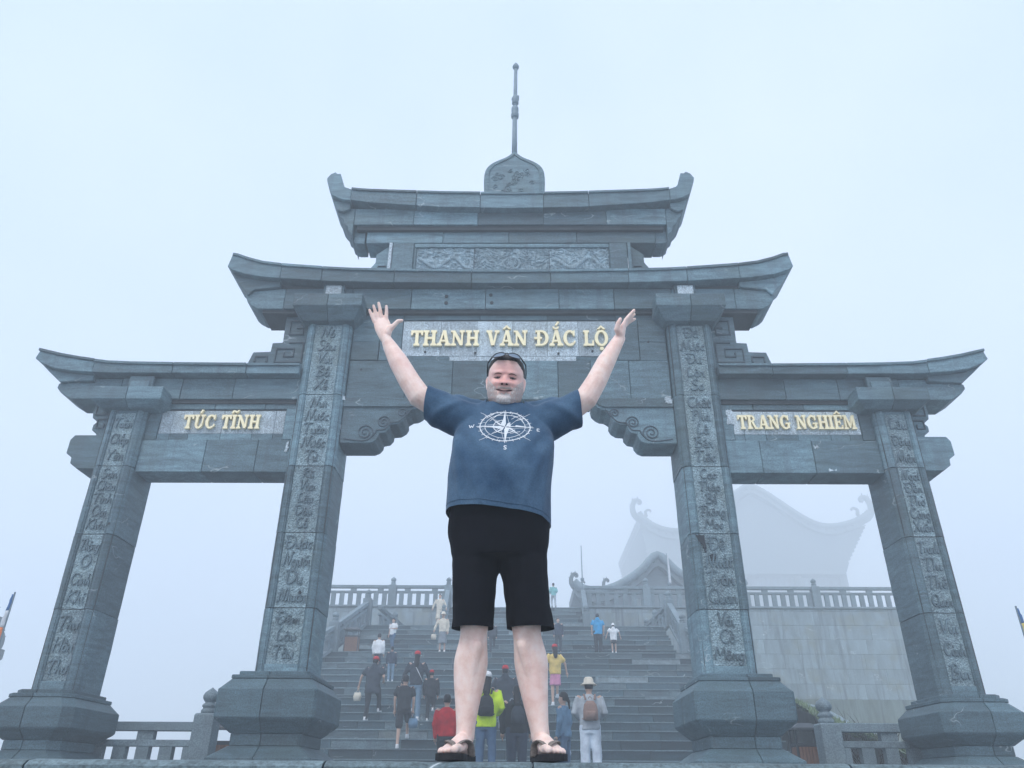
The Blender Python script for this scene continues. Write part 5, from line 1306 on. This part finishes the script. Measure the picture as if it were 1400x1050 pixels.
for s in (-1, 1):
    P = LEG[s]; pp = smooth_pts([tuple(p[0])+((p[1] if isinstance(p[1], tuple) else (p[1], p[1]))) for p in P], 3)
    limb(mb, [q[:3] for q in pp], [(q[3], q[4]) for q in pp], 20)
    h, b = Vector(FOOT[s][0]+(0,)), Vector(FOOT[s][1]+(0,)); d = (b-h).normalized(); sd = Vector((-d.y, d.x, 0))   # sd: side
    inner = -s   # inner side direction in x
    sd = sd if sd.x*inner > 0 else -sd
    kx, ky, kz = P[2][0]; limb(mb, [(kx, ky-.040, kz-.015), (kx, ky-.042, kz+.022)], [.030, .032], 12)
    limb(mb, [(kx-.012*s, ky-.030, kz-.10), (P[5][0][0]-.010*s, P[5][0][1]-.038, .30), (P[6][0][0], P[6][0][1]-.030, .18)], [.028, .022, .016], 10)
    # foot body
    pts = [h+Vector((0, 0, SOLE+.03)), h+d*.06+Vector((0, 0, SOLE+.042)), h+d*.12+Vector((0, 0, SOLE+.038)), h+d*.17+sd*.002+Vector((0, 0, SOLE+.026)), b+Vector((0, 0, SOLE+.017))]
    mbf = MB()
    Vv = []; Ff = []; n = 18
    prof = [(-.022, .012, .012, .030), (-.012, .026, .024, .034), (.03, .032, .036, .042), (.08, .033, .040, .045), (.13, .038, .030, .034), (.175, .045, .021, .024), (.205, .046, .016, .018), (.222, .040, .011, .014)]
    for t, hw, hh, zc in prof:
        c = h+d*t+Vector((0, 0, SOLE+zc-.006))
        for k in range(n):
            a = 2*pi*k/n; Vv.append(c+sd*cos(a)*hw+Vector((0, 0, sin(a)*min(hh, zc-.004))))
    for i in range(len(prof)-1):
        for k in range(n): Ff.append((i*n+k, i*n+(k+1) % n, (i+1)*n+(k+1) % n, (i+1)*n+k))
    Ff += [tuple(range(n)), tuple(range(len(Vv)-1, len(Vv)-1-n, -1))]
    mb.add(Vv, Ff)
    toes = [(.030, .062, .0145), (.009, .055, .0105), (-.009, .048, .0098), (-.025, .038, .0092), (-.038, .024, .0088)]
    for o_, ln, r_ in toes:
        a0 = h+d*.198+sd*o_; 
        limb(mb, [a0+Vector((0, 0, SOLE+r_+.006)), a0+d*ln*.55+Vector((0, 0, SOLE+r_+.005)), a0+d*ln+Vector((0, 0, SOLE+r_-.001))], [r_*1.05, r_*.95, r_*1.02], 10)
    foot_pts[s] = (h, b, d, sd)
# arms: (photo left) and (photo right)
limb(mb, [(.04, 3.24, 1.40), (-.10, 3.23, 1.465), (-.20, 3.21, 1.515), (-.262, 3.2, 1.545), (-.315, 3.195, 1.625), (-.375, 3.195, 1.73), (-.425, 3.2, 1.82), (-.450, 3.2, 1.868)],
     [.060, .060, .060, .056, .051, .047, .034, (.029, .023)], 18)
limb(mb, [(.24, 3.24, 1.39), (.38, 3.23, 1.45), (.465, 3.21, 1.495), (.525, 3.2, 1.535), (.575, 3.195, 1.62), (.628, 3.195, 1.73), (.680, 3.2, 1.825), (.703, 3.2, 1.868)],
     [.060, .060, .060, .055, .050, .045, .033, (.023, .029)], 18)
def fing(*p): limb(mb, [q[:3] for q in p], [q[3]*.92 for q in p], 9)
# left hand, palm towards us
mb.tube([(-.449, 3.2, 1.86), (-.455, 3.198, 1.885), (-.463, 3.197, 1.915), (-.473, 3.198, 1.945), (-.480, 3.2, 1.972)], [(.027, .022), (.034, .022), (.041, .019), (.042, .015), (.036, .011)], 16)
limb(mb, [(-.437, 3.185, 1.885), (-.425, 3.178, 1.918)], [.018, .014], 10)
fing((-.512, 3.2, 1.958, .0105), (-.528, 3.194, 1.993, .0098), (-.541, 3.186, 2.022, .0080))
fing((-.496, 3.2, 1.968, .011), (-.510, 3.192, 2.010, .0102), (-.522, 3.182, 2.045, .0083))
fing((-.477, 3.2, 1.972, .0112), (-.487, 3.190, 2.020, .0105), (-.497, 3.180, 2.060, .0085))
fing((-.455, 3.2, 1.966, .0112), (-.455, 3.192, 2.008, .0104), (-.457, 3.182, 2.042, .0085))
fing((-.432, 3.182, 1.900, .017), (-.408, 3.175, 1.925, .0135), (-.390, 3.172, 1.947, .0125), (-.372, 3.172, 1.950, .0098))
# right hand, seen edge on
mb.tube([(.702, 3.2, 1.86), (.709, 3.2, 1.885), (.717, 3.2, 1.915), (.727, 3.2, 1.938), (.737, 3.2, 1.956)], [(.022, .027), (.021, .036), (.018, .042), (.014, .042), (.011, .036)], 16)
for i, (dy, ln) in enumerate(((-.032, .070), (-.011, .080), (.010, .076), (.030, .060))):
    fing((.732, 3.2+dy, 1.950, .0112), (.755, 3.2+dy*1.05, 1.950+ln*.42, .0102), (.778+.004*i, 3.2+dy*1.1, 1.950+ln*.82, .0084))
fing((.700, 3.18, 1.878, .020), (.686, 3.160, 1.893, .0175), (.692, 3.146, 1.918, .0135), (.703, 3.140, 1.938, .0105))
V, F = fuse(mb, .0042, 2, .45)
body = mk('body', V, F, mt_skin, man, smooth=True)
# ---- hair, beard, brows
mt_hair = plain('greying_hair', (.055, .050, .048), rough=.7, var=.75, scale=240, bump=.8, dist=.003, stretch=(1, 1, .5))
def beard_mat(name, a, b, lo, hi, skin=(.80, .54, .48)):
    m, nt, bs = new_mat(name); geo = N(nt, 'ShaderNodeNewGeometry')
    mp = N(nt, 'ShaderNodeMapping'); mp.inputs['Scale'].default_value = (1.6, 1, .6); nt.links.new(geo.outputs['Position'], mp.inputs[0])
    n1 = N(nt, 'ShaderNodeTexNoise', Scale=130.0, Detail=6, Roughness=.8); nt.links.new(mp.outputs[0], n1.inputs[0])
    nt.links.new(ramp(nt, n1.outputs[0], [(lo, skin), ((lo+hi)/2, a), (hi, b)]), bs.inputs['Base Color'])
    bs.inputs['Roughness'].default_value = .85
    bu = N(nt, 'ShaderNodeBump', Strength=.9, Distance=.004); nt.links.new(n1.outputs[0], bu.inputs['Height']); nt.links.new(bu.outputs[0], bs.inputs['Normal'])
    return m
mt_stub = beard_mat('grey_stubble', (.50, .39, .35), (.72, .67, .64), .36, .62)
mt_goat = beard_mat('white_goatee', (.60, .52, .48), (.84, .79, .76), .34, .60)
mt_stache = beard_mat('grey_moustache', (.48, .36, .32), (.68, .60, .56), .35, .65)
def shell(name, mat, test, off, nz=110, nt_=150, ragged=.004, fuzz=.0012):
    V = []; F = []; idx = {}
    def vid(i, k):
        k %= nt_
        if (i, k) not in idx:
            z = -.1249+.2498*i/nz; th = 2*pi*k/nt_; p = head_pt(th, z, 0)
            w = test(p.x, p.y, p.z); o = min(1, max(0, w)/.012)
            q = head_pt(th, z, off*o-.0006*(1-o)+fuzz*noise.noise(p*900))
            idx[(i, k)] = len(V); V.append(HM @ q)
        return idx[(i, k)]
    for i in range(nz):
        for k in range(nt_):
            z = -.1249+.2498*(i+.5)/nz; p = head_pt(2*pi*(k+.5)/nt_, z)
            if test(p.x, p.y, p.z)+ragged*noise.noise(p*260) > 0: F.append((vid(i, k), vid(i, k+1), vid(i+1, k+1), vid(i+1, k)))
    return mk(name, V, F, mat, body, smooth=True, recalc=False)
def hairline(x, y, z):
    t = abs(x); front = .083-.10*max(0, t-.035)**1-(.0 if t < .045 else (t-.045)*1.1)
    if y < -.02: return z-front
    if y < .02: return z-(.008+.03*(-y+.02)/.04)
    return z+.06
shell('hair', mt_hair, hairline, .0055)
shell('beard', mt_stub, lambda x, y, z: min((-.036-z)+max(0, abs(x)-.045)*1.2-(.5*max(0, .040-abs(x)) if z > -.075 else 0), .025-y, .03) if not (abs(x) < .030 and -.072 < z) else -.01, .0022)
shell('goatee', mt_goat, lambda x, y, z: (min(-.066-z, (1-((x/.036)**2+((z+.092)/.034)**2))*.03) if y < 0 else -1), .0045, ragged=.009, fuzz=.0016)
shell('moustache', mt_stache, lambda x, y, z: (min(-.033-z, z+.0495, .036-abs(x)) if y < -.04 else -1), .0028, ragged=.002)
mt_brow = plain('eyebrow_hair', (.24, .15, .12), rough=.8, var=.5, scale=300)
mt_eye = plain('eye', (.03, .022, .02), rough=.15, var=.1, spec=.6)
mt_sclera = plain('eye_white', (.10, .065, .06), rough=.3, var=.05)
mt_lip = plain('lips', (.55, .33, .30), rough=.5, var=.1, scale=90)
mt_dark = plain('mouth_line', (.06, .02, .02), rough=.6, var=.1)
def strip(name, cen, half, mat, off=.0015, par=None):
    """strip over the face: centre line (x,z) and half heights"""
    V = []; F = []
    for (x, z), h in zip(cen, half):
        for dz in (-h, 0, h): V.append(HM @ Vector((x, front_y(x, z+dz)-off*(1 if dz == 0 else .55), z+dz)))
    for i in range(len(cen)-1):
        for k in range(2): a = i*3+k; F.append((a, a+1, a+4, a+3))
    return mk(name, V, F, mat, par or body, smooth=True, recalc=False)
for sx in (-1, 1):
    strip('eyebrow', [(sx*(.015+.0044*i), .0175+.0030*sin(i*.42)) for i in range(9)], [.001, .002, .0026, .0026, .0024, .0022, .002, .0015, .0008], mt_brow, .0025)
    e1 = strip('eye', [(sx*(.0215+.0032*i), .0030+.0012*sin(i*.39)-.0003*i) for i in range(9)], [.0008, .003, .0042, .0048, .0048, .0044, .0034, .002, .0006], mt_sclera, .0014)
    strip('iris', [(sx*(.0305+.0019*i), .0036) for i in range(5)], [.0036, .0050, .0054, .0050, .0036], mt_eye, .0024, e1)
    strip('eyelid_crease', [(sx*(.0190+.0036*i), .0075+.0018*sin(i*.39)-.0004*i) for i in range(10)], [.001]+[.0023]*8+[.001], mt_brow, .0012)
    strip('nostril', [(sx*(.0055+.0026*i), -.0300+.001*sin(i*.8)) for i in range(5)], [.001, .0028, .0032, .0026, .001], mt_dark, .002)
strip('lips', [(-.020+.0040*i, -.0605-.0012*cos((i-5)*.3)) for i in range(11)], [.0008, .002, .0028, .0032, .0034, .0035, .0034, .0032, .0028, .002, .0008], mt_lip, .0012)
strip('mouth_line', [(-.036+.0072*i, -.0560+.0062*abs((i-5)/5)**2) for i in range(11)], [.0014, .0034, .0040, .0038, .0036, .0034, .0036, .0038, .0040, .0034, .0014], mt_dark, .0042)
# ---- sunglasses pushed up on the hair (a thing of its own)
sg = empty('sunglasses', HM @ Vector((0, -.06, .12)), 'dark wrap sunglasses pushed up on the man\'s head', 'sunglasses')
mt_frame = plain('glossy_black_frame', (.008, .008, .010), rough=.18, var=.1, spec=.6)
m_, nt_, bs_ = new_mat('mirror_lens'); bs_.inputs['Base Color'].default_value = (.20, .25, .30, 1); bs_.inputs['Metallic'].default_value = .75; bs_.inputs['Roughness'].default_value = .12; mt_lens = m_
def sgp(u, v):
    """u: -1..1 across, v: -1..1 up, on a wrapped visor in front of the hair"""
    a = u*1.05; z = .101+v*.0165-.010*abs(u)**2; f = .086-.026*v
    return HM @ Vector((.080*sin(a)*1.02, -f*cos(a)*1.0-.002, z+.006))
for sx in (-1, 1):
    ring_ = []; 
    for i in range(20):
        t = 2*pi*i/20; u = sx*(.46+.38*cos(t)); v = (.85*sin(t)*(1-.25*cos(t))+.0)
        ring_.append(sgp(u, v))
    c = sum(ring_, Vector())/20; fr = MB(); fr.tube(ring_+[ring_[0]], .0026, 6, cap=False); o = fr.build('rim', mt_frame, sg, smooth=True)
    mk('lens', ring_+[c+(c-HC).normalized()*.003], [(i, (i+1) % 20, 20) for i in range(20)], mt_lens, o, smooth=True, recalc=False)
    MB().tube([sgp(sx*.84, .1), HM @ Vector((sx*.086, -.02, .078)), HM @ Vector((sx*.089, .02, .050)), HM @ Vector((sx*.088, .045, .030))], [(.003, .005)]*4, 6).build('temple_arm', mt_frame, sg, smooth=True)
MB().tube([sgp(-.1, .35), sgp(0, .55), sgp(.1, .35)], .0028, 6).build('bridge', mt_frame, sg, smooth=True)

# ---- T-shirt
def cloth_mat(name, a, b, weave=900, rough=.9, sheen=.12):
    m, nt, bs = new_mat(name); L = nt.links; geo = N(nt, 'ShaderNodeNewGeometry')
    n1 = N(nt, 'ShaderNodeTexNoise', Scale=7.0, Detail=4); L.new(geo.outputs['Position'], n1.inputs[0])
    n2 = N(nt, 'ShaderNodeTexNoise', Scale=float(weave), Detail=2, Roughness=.7); L.new(geo.outputs['Position'], n2.inputs[0])
    n4 = N(nt, 'ShaderNodeTexNoise', Scale=150.0, Detail=3); L.new(geo.outputs['Position'], n4.inputs[0])
    c = ramp(nt, n1.outputs[0], [(.3, a), (.7, b)])
    c = mix(nt, .35, c, ramp(nt, n4.outputs[0], [(.3, (.6,)*3), (.7, (1.45,)*3)]), 'MULTIPLY')
    c = mix(nt, .3, c, ramp(nt, n2.outputs[0], [(.3, (.6,)*3), (.7, (1.5,)*3)]), 'MULTIPLY')
    L.new(c, bs.inputs['Base Color']); bs.inputs['Roughness'].default_value = rough; bs.inputs['Specular IOR Level'].default_value = .15; bs.inputs['Sheen Weight'].default_value = sheen
    bu = N(nt, 'ShaderNodeBump', Strength=.4, Distance=.0015); L.new(n2.outputs[0], bu.inputs['Height']); L.new(bu.outputs[0], bs.inputs['Normal'])
    return m
mt_shirt = cloth_mat('navy_heather_cotton', (.025, .062, .118), (.075, .138, .212))
mt_short = cloth_mat('black_short_cloth', (.0015, .0015, .004), (.003, .003, .007), sheen=0)
mt_print = plain('white_shirt_print', (.74, .77, .80), rough=.8, var=.12, scale=160, bump=.1)
def open_cut(V, F, planes):
    bm = bmesh.new(); vs = [bm.verts.new(v) for v in V]; [bm.faces.new([vs[i] for i in f]) for f in F]
    for co, no, lim in planes:
        geom = [f for f in bm.faces if lim(f.calc_center_median())]; g2 = set(geom)
        ed = set(e for f in geom for e in f.edges); ve = set(v for f in geom for v in f.verts)
        bmesh.ops.bisect_plane(bm, geom=list(geom)+list(ed)+list(ve), plane_co=co, plane_no=no, clear_outer=True)
    bm.verts.index_update(); V2 = [v.co.copy() for v in bm.verts]; F2 = [tuple(v.index for v in f.verts) for f in bm.faces]; bm.free(); return V2, F2
mb = MB()
secs = [(.84, .121, 3.215, .228, .165), (.93, .120, 3.210, .228, .172), (1.02, .121, 3.205, .229, .178), (1.12, .124, 3.20, .233, .178), (1.20, .128, 3.205, .233, .168), (1.29, .133, 3.215, .233, .15), (1.36, .137, 3.225, .228, .135),
        (1.42, .140, 3.23, .208, .122), (1.465, .142, 3.235, .175, .108), (1.50, .144, 3.235, .13, .094), (1.525, .145, 3.23, .09, .082)]
loft(mb, secs, 40, 2.55)
limb(mb, [(.02, 3.235, 1.405), (-.08, 3.23, 1.445), (-.17, 3.215, 1.49), (-.255, 3.2, 1.53)], [(.110, .095), (.102, .09), (.090, .082), (.084, .078)], 20)
limb(mb, [(.26, 3.235, 1.40), (.36, 3.23, 1.43), (.44, 3.215, 1.462), (.525, 3.2, 1.498)], [(.110, .095), (.100, .09), (.090, .082), (.083, .078)], 20)
limb(mb, [(.085, 3.235, 1.462), (-.01, 3.235, 1.478), (-.10, 3.225, 1.495)], [(.05, .06), (.054, .07), (.06, .07)], 16)
limb(mb, [(.205, 3.235, 1.462), (.29, 3.235, 1.470), (.38, 3.225, 1.478)], [(.05, .06), (.054, .07), (.06, .07)], 16)
V, F = fuse(mb, .0075, 5, .5)
hemN = Vector((-.11, 0, -1)).normalized()
V, F = open_cut(V, F, [(Vector((.12, 3.2, .945)), hemN, lambda c: c.z < 1.1), (Vector((-.222, 3.2, 1.517)), Vector((-.96, 0, .12)), lambda c: c.x < -.12), (Vector((.492, 3.2, 1.486)), Vector((.96, 0, .10)), lambda c: c.x > .40),
                       (Vector((.145, 3.16, 1.492)), Vector((0, -.42, .9)), lambda c: abs(c.x-.145) < .082 and c.z > 1.44)])
def fold(v):
    x, y, z = v
    k = 0
    # drape folds falling from the armpits, and creases on belly and sleeves
    for (ax, az, dx, dz, w, amp) in ((-.085, 1.34, .35, -.94, .020, .010), (-.06, 1.36, .62, -.78, .022, .007), (.36, 1.34, -.35, -.94, .020, .010), (.34, 1.36, -.62, -.78, .022, .007), (-.07, 1.30, .1, -1, .018, .009), (.345, 1.30, -.1, -1, .018, .009),
                                     (-.02, 1.50, -.75, -.35, .016, .008), (.31, 1.49, .75, -.35, .016, .008), (.22, 1.47, -.3, -.9, .02, .004)):
        t = (x-ax)*dx+(z-az)*dz; d = (x-ax)*dz-(z-az)*dx
        if t > 0: k += 1.9*amp*math.exp(-(d/w)**2)*min(1, t*12)*math.exp(-t*3.2)
    k += .009*noise.noise(Vector((x*6, y*5, z*3.5)))+.0065*noise.noise(Vector((x*16, y*12, z*6+4)))
    if z < 1.1: k += .0045*sin(x*34+noise.noise(Vector((x*5, 2, z*4)))*3)*(1.1-z)/.15
    return k
bm = bmesh.new(); vs = [bm.verts.new(v) for v in V]; [bm.faces.new([vs[i] for i in f]) for f in F]; bm.normal_update()
for v in bm.verts: pass
V = [v.co+v.normal*fold(v.co) for v in bm.verts]; bm.free()
shirt = mk('t_shirt', V, F, mt_shirt, man, smooth=True, recalc=False)
bvh = BVHTree.FromPolygons([tuple(v) for v in V], F)
def hem_band(name, pts, r_, mat, par):
    MB().tube(pts, r_, 6, cap=False).build(name, mat, par, smooth=True)
# stitched hem: a slightly raised band just above the edge
hp = []
for i in range(61):
    a = -1.05*pi+.05*pi+i/60*pi*1.0; 
    x = .121+.25*cos(a); y0_ = 2.8 if True else 0
    x = .121+.228*cos(-pi+i/60*pi); z = .966-.11*(x-.12)
    hit = bvh.ray_cast(Vector((x, 2.6, z)), Vector((0, 1, 0)))
    if hit[0]: hp.append(hit[0]+Vector((0, -.0012, 0)))
hem_band('hem_stitch', hp, .0014, mt_shirt, shirt)
cp = [Vector((.145+.074*cos(a), 3.222-.083*sin(a), 1.522-.048*sin(a)*1.0)) for a in [i/28*pi for i in range(29)]]
MB().tube(cp, [(.0085, .005)]*29, 8).build('collar', mt_shirt, shirt, smooth=True)
# ---- compass print projected on the chest
def print_poly(strips):
    V = []; F = []
    for S in strips:   # S: list of (left pt, right pt) pairs
        b = len(V); ok = True; tmp = []
        for l, r_ in S:
            for p in (l, r_):
                hit = bvh.ray_cast(Vector((p[0], 2.5, p[1])), Vector((0, 1, 0)))
                if hit[0] is None: ok = False; break
                tmp.append(hit[0]-Vector((0, .0022, 0)))
            if not ok: break
        if not ok: continue
        V += tmp
        for i in range(len(S)-1): F.append((b+2*i, b+2*i+1, b+2*i+3, b+2*i+2))
    return V, F
PX, PZ, RX, RZ = .147, 1.333, .112, .080
def seg(p, q, w0, w1, n=10):
    p = Vector(p); q = Vector(q); d = (q-p); nrm = Vector((-d.y, d.x)).normalized(); out = []
    for i in range(n+1):
        t = i/n; c = p+d*t; w = w0+(w1-w0)*t; out.append((tuple(c+nrm*w/2), tuple(c-nrm*w/2)))
    return out
def arc(rx, rz, a0, a1, w, n=60):
    out = []
    for i in range(n+1):
        a = radians(a0+(a1-a0)*i/n); out.append(((PX+(rx+w/2)*cos(a), PZ+(rz+w/2)*sin(a)), (PX+(rx-w/2)*cos(a), PZ+(rz-w/2)*sin(a))))
    return out
S = [arc(RX, RZ, 0, 360, .0042), arc(RX*.80, RZ*.80, 0, 360, .0025), arc(RX*.46, RZ*.46, 100, 330, .0035, 40)]
def P_(r_, a): return (PX+RX*r_*cos(radians(a)), PZ+RZ*r_*sin(radians(a)))
for a in (0, 90, 180, 270):
    r1_ = 1.16
    S += [seg(P_(.04, a), P_(.22, a+28), .001, .003, 3)]
    S += [[(P_(0, 0), P_(0, 0)), (P_(.24, a+45), P_(.10, a)), (P_(.55, a+8), P_(.5, a)), (P_(r1_, a), P_(r1_, a))], ]
    S += [seg(P_(.15, a-6), P_(r1_, a), .004, .0012), seg(P_(.24, a-45), P_(r1_*.98, a-.6), .0018, .001)]
for a in (45, 135, 225, 315):
    S += [[(P_(.05, a), P_(.05, a)), (P_(.26, a+22), P_(.16, a)), (P_(.78, a), P_(.78, a))], seg(P_(.22, a-24), P_(.78, a), .0022, .001), seg(P_(1.0, a), P_(1.42, a), .0022, .0014, 5)]
for i in range(24):
    a = 15*i+3
    S.append(seg(P_(.93, a), P_(1.10, a), .0022, .0022, 2))
for i in range(12): S.append(seg(P_(.80, 30*i+12), P_(.99, 30*i+12), .0016, .0016, 2))
for (a, b) in (((-.5, .62), (-.1, .95)), ((.30, .72), (.72, .50)), ((.42, .38), (.80, .66)), ((.55, .8), (.75, .3)), ((.25, .5), (.66, .86)), ((-.62, .35), (-.35, .72)), ((-.75, .55), (-.45, .85)), ((.2, -.5), (.6, -.35))):
    S.append(seg((PX+RX*a[0], PZ+RZ*a[1]), (PX+RX*b[0], PZ+RZ*b[1]), .0022, .0030, 4))
def glyph(lines, cx, cz, h, w=.0030):
    for L_ in lines:
        for p, q in zip(L_, L_[1:]): S.append(seg((cx+p[0]*h, cz+p[1]*h), (cx+q[0]*h, cz+q[1]*h), w, w, 2))
glyph([[(-.6, .5), (-.32, -.5), (0, .3), (.32, -.5), (.6, .5)], [(-.75, .5), (-.45, .5)], [(.45, .5), (.75, .5)]], PX-.150, PZ+.004, .017)
glyph([[(.3, .5), (-.25, .5), (-.25, -.5), (.3, -.5)], [(-.25, 0), (.18, 0)], [(.3, .5), (.3, .3)], [(.3, -.5), (.3, -.3)]], PX+.147, PZ-.012, .017)
glyph([[(.3, .32), (.08, .5), (-.2, .42), (-.25, .2), (.2, -.15), (.25, -.38), (0, -.52), (-.32, -.36)]], PX+.002, PZ-.116, .020, .0042)
V, F = print_poly(S)
mk('compass_print', V, F, mt_print, shirt, recalc=False)
# ---- shorts
mb = MB()
loft(mb, [(.765, .123, 3.235, .195, .145), (.80, .123, 3.235, .208, .155), (.88, .122, 3.225, .218, .160), (1.0, .122, 3.215, .216, .165), (1.10, .122, 3.205, .212, .163)], 30, 2.4)
limb(mb, [(.035, 3.235, .84), (.018, 3.235, .70), (.018, 3.235, .56), (.019, 3.235, .42)], [(.114, .13), (.094, .12), (.086, .11), (.084, .105)], 22)
limb(mb, [(.213, 3.235, .84), (.238, 3.235, .70), (.254, 3.235, .56), (.266, 3.235, .42)], [(.114, .13), (.096, .122), (.096, .115), (.100, .112)], 22)
V, F = fuse(mb, .0085, 4, .5)
V, F = open_cut(V, F, [(Vector((.12, 3.2, .487)), Vector((0, .06, -1)).normalized(), lambda c: c.z < .6)])
bm = bmesh.new(); vs = [bm.verts.new(v) for v in V]; [bm.faces.new([vs[i] for i in f]) for f in F]; bm.normal_update()
V = [v.co+v.normal*(.010*noise.noise(Vector((v.co.x*8, v.co.y*6, v.co.z*4)))+.004*noise.noise(v.co*18)) for v in bm.verts]; bm.free()
mk('shorts', V, F, mt_short, man, smooth=True, recalc=False)
# ---- flip-flops
mt_sole = plain('black_rubber_sole', (.012, .012, .014), rough=.7, var=.2)
mt_strap = plain('brown_grey_strap', (.21, .175, .155), rough=.75, var=.3, scale=90, bump=.5, dist=.002)
for s in (-1, 1):
    h, b, d, sd = foot_pts[s]
    ff = tag(empty('flip_flop', h), 'black flip-flop with grey brown strap on the foot at the '+('left' if s < 0 else 'right'), 'sandal', 'pair of flip-flops')
    out = []
    for t, i_, o_ in ((-.04, .012, -.012), (-.03, .03, -.03), (0, .038, -.038), (.06, .036, -.038), (.12, .040, -.042), (.18, .052, -.050), (.22, .054, -.052), (.25, .050, -.044), (.272, .034, -.024), (.280, .018, -.006)):
        out.append((t, i_, o_))
    ring1 = [h+d*t+sd*i_ for t, i_, o_ in out]+[h+d*t+sd*o_ for t, i_, o_ in reversed(out)]
    n = len(ring1); V = [p+Vector((0, 0, -.002)) for p in ring1]+[p+Vector((0, 0, SOLE-.004)) for p in ring1]+[p*1.0+Vector((0, 0, SOLE)) for p in ring1]
    F = [tuple(range(n))]+[(i, (i+1) % n, n+(i+1) % n, n+i) for i in range(n)]+[(n+i, n+(i+1) % n, 2*n+(i+1) % n, 2*n+i) for i in range(n)]+[tuple(range(3*n-1, 2*n-1, -1))]
    mk('sole', V, F, mt_sole, ff, bevel=0)
    post_ = h+d*.222+sd*.0185+Vector((0, 0, SOLE+.02))
    for sg_ in (1, -1):
        P = smooth_pts([tuple(post_), tuple(h+d*.195+sd*(.018+.016*sg_)+Vector((0, 0, SOLE+.038))), tuple(h+d*.15+sd*(.004+.034*sg_)+Vector((0, 0, SOLE+.046))), tuple(h+d*.10+sd*(.043*sg_)+Vector((0, 0, SOLE+.035))), tuple(h+d*.085+sd*(.044*sg_)+Vector((0, 0, SOLE-.006)))], 4)
        MB().tube(P, [(.006, .004)]+[(.006+.008*min(1, i/6), .004) for i in range(1, len(P))], 8).build('strap', mt_strap, ff, smooth=True)
    MB().tube([post_+Vector((0, 0, .006)), post_+Vector((0, 0, -.028))], .0045, 8).build('toe_post', mt_sole, ff)

hz=tag(mk('haze',*cbox(-108,108,-22,190,-18,58),None,recalc=True),'pale grey blue mountain fog filling the whole scene','fog',kind='stuff')
m=bpy.data.materials.new('haze');m.use_nodes=True;m.node_tree.nodes.clear()
o_=m.node_tree.nodes.new('ShaderNodeOutputMaterial');v_=m.node_tree.nodes.new('ShaderNodeVolumePrincipled')
v_.inputs['Color'].default_value=(.92,.965,1,1);v_.inputs['Density'].default_value=.010
m.node_tree.links.new(v_.outputs[0],o_.inputs['Volume']);hz.data.materials.clear();hz.data.materials.append(m)
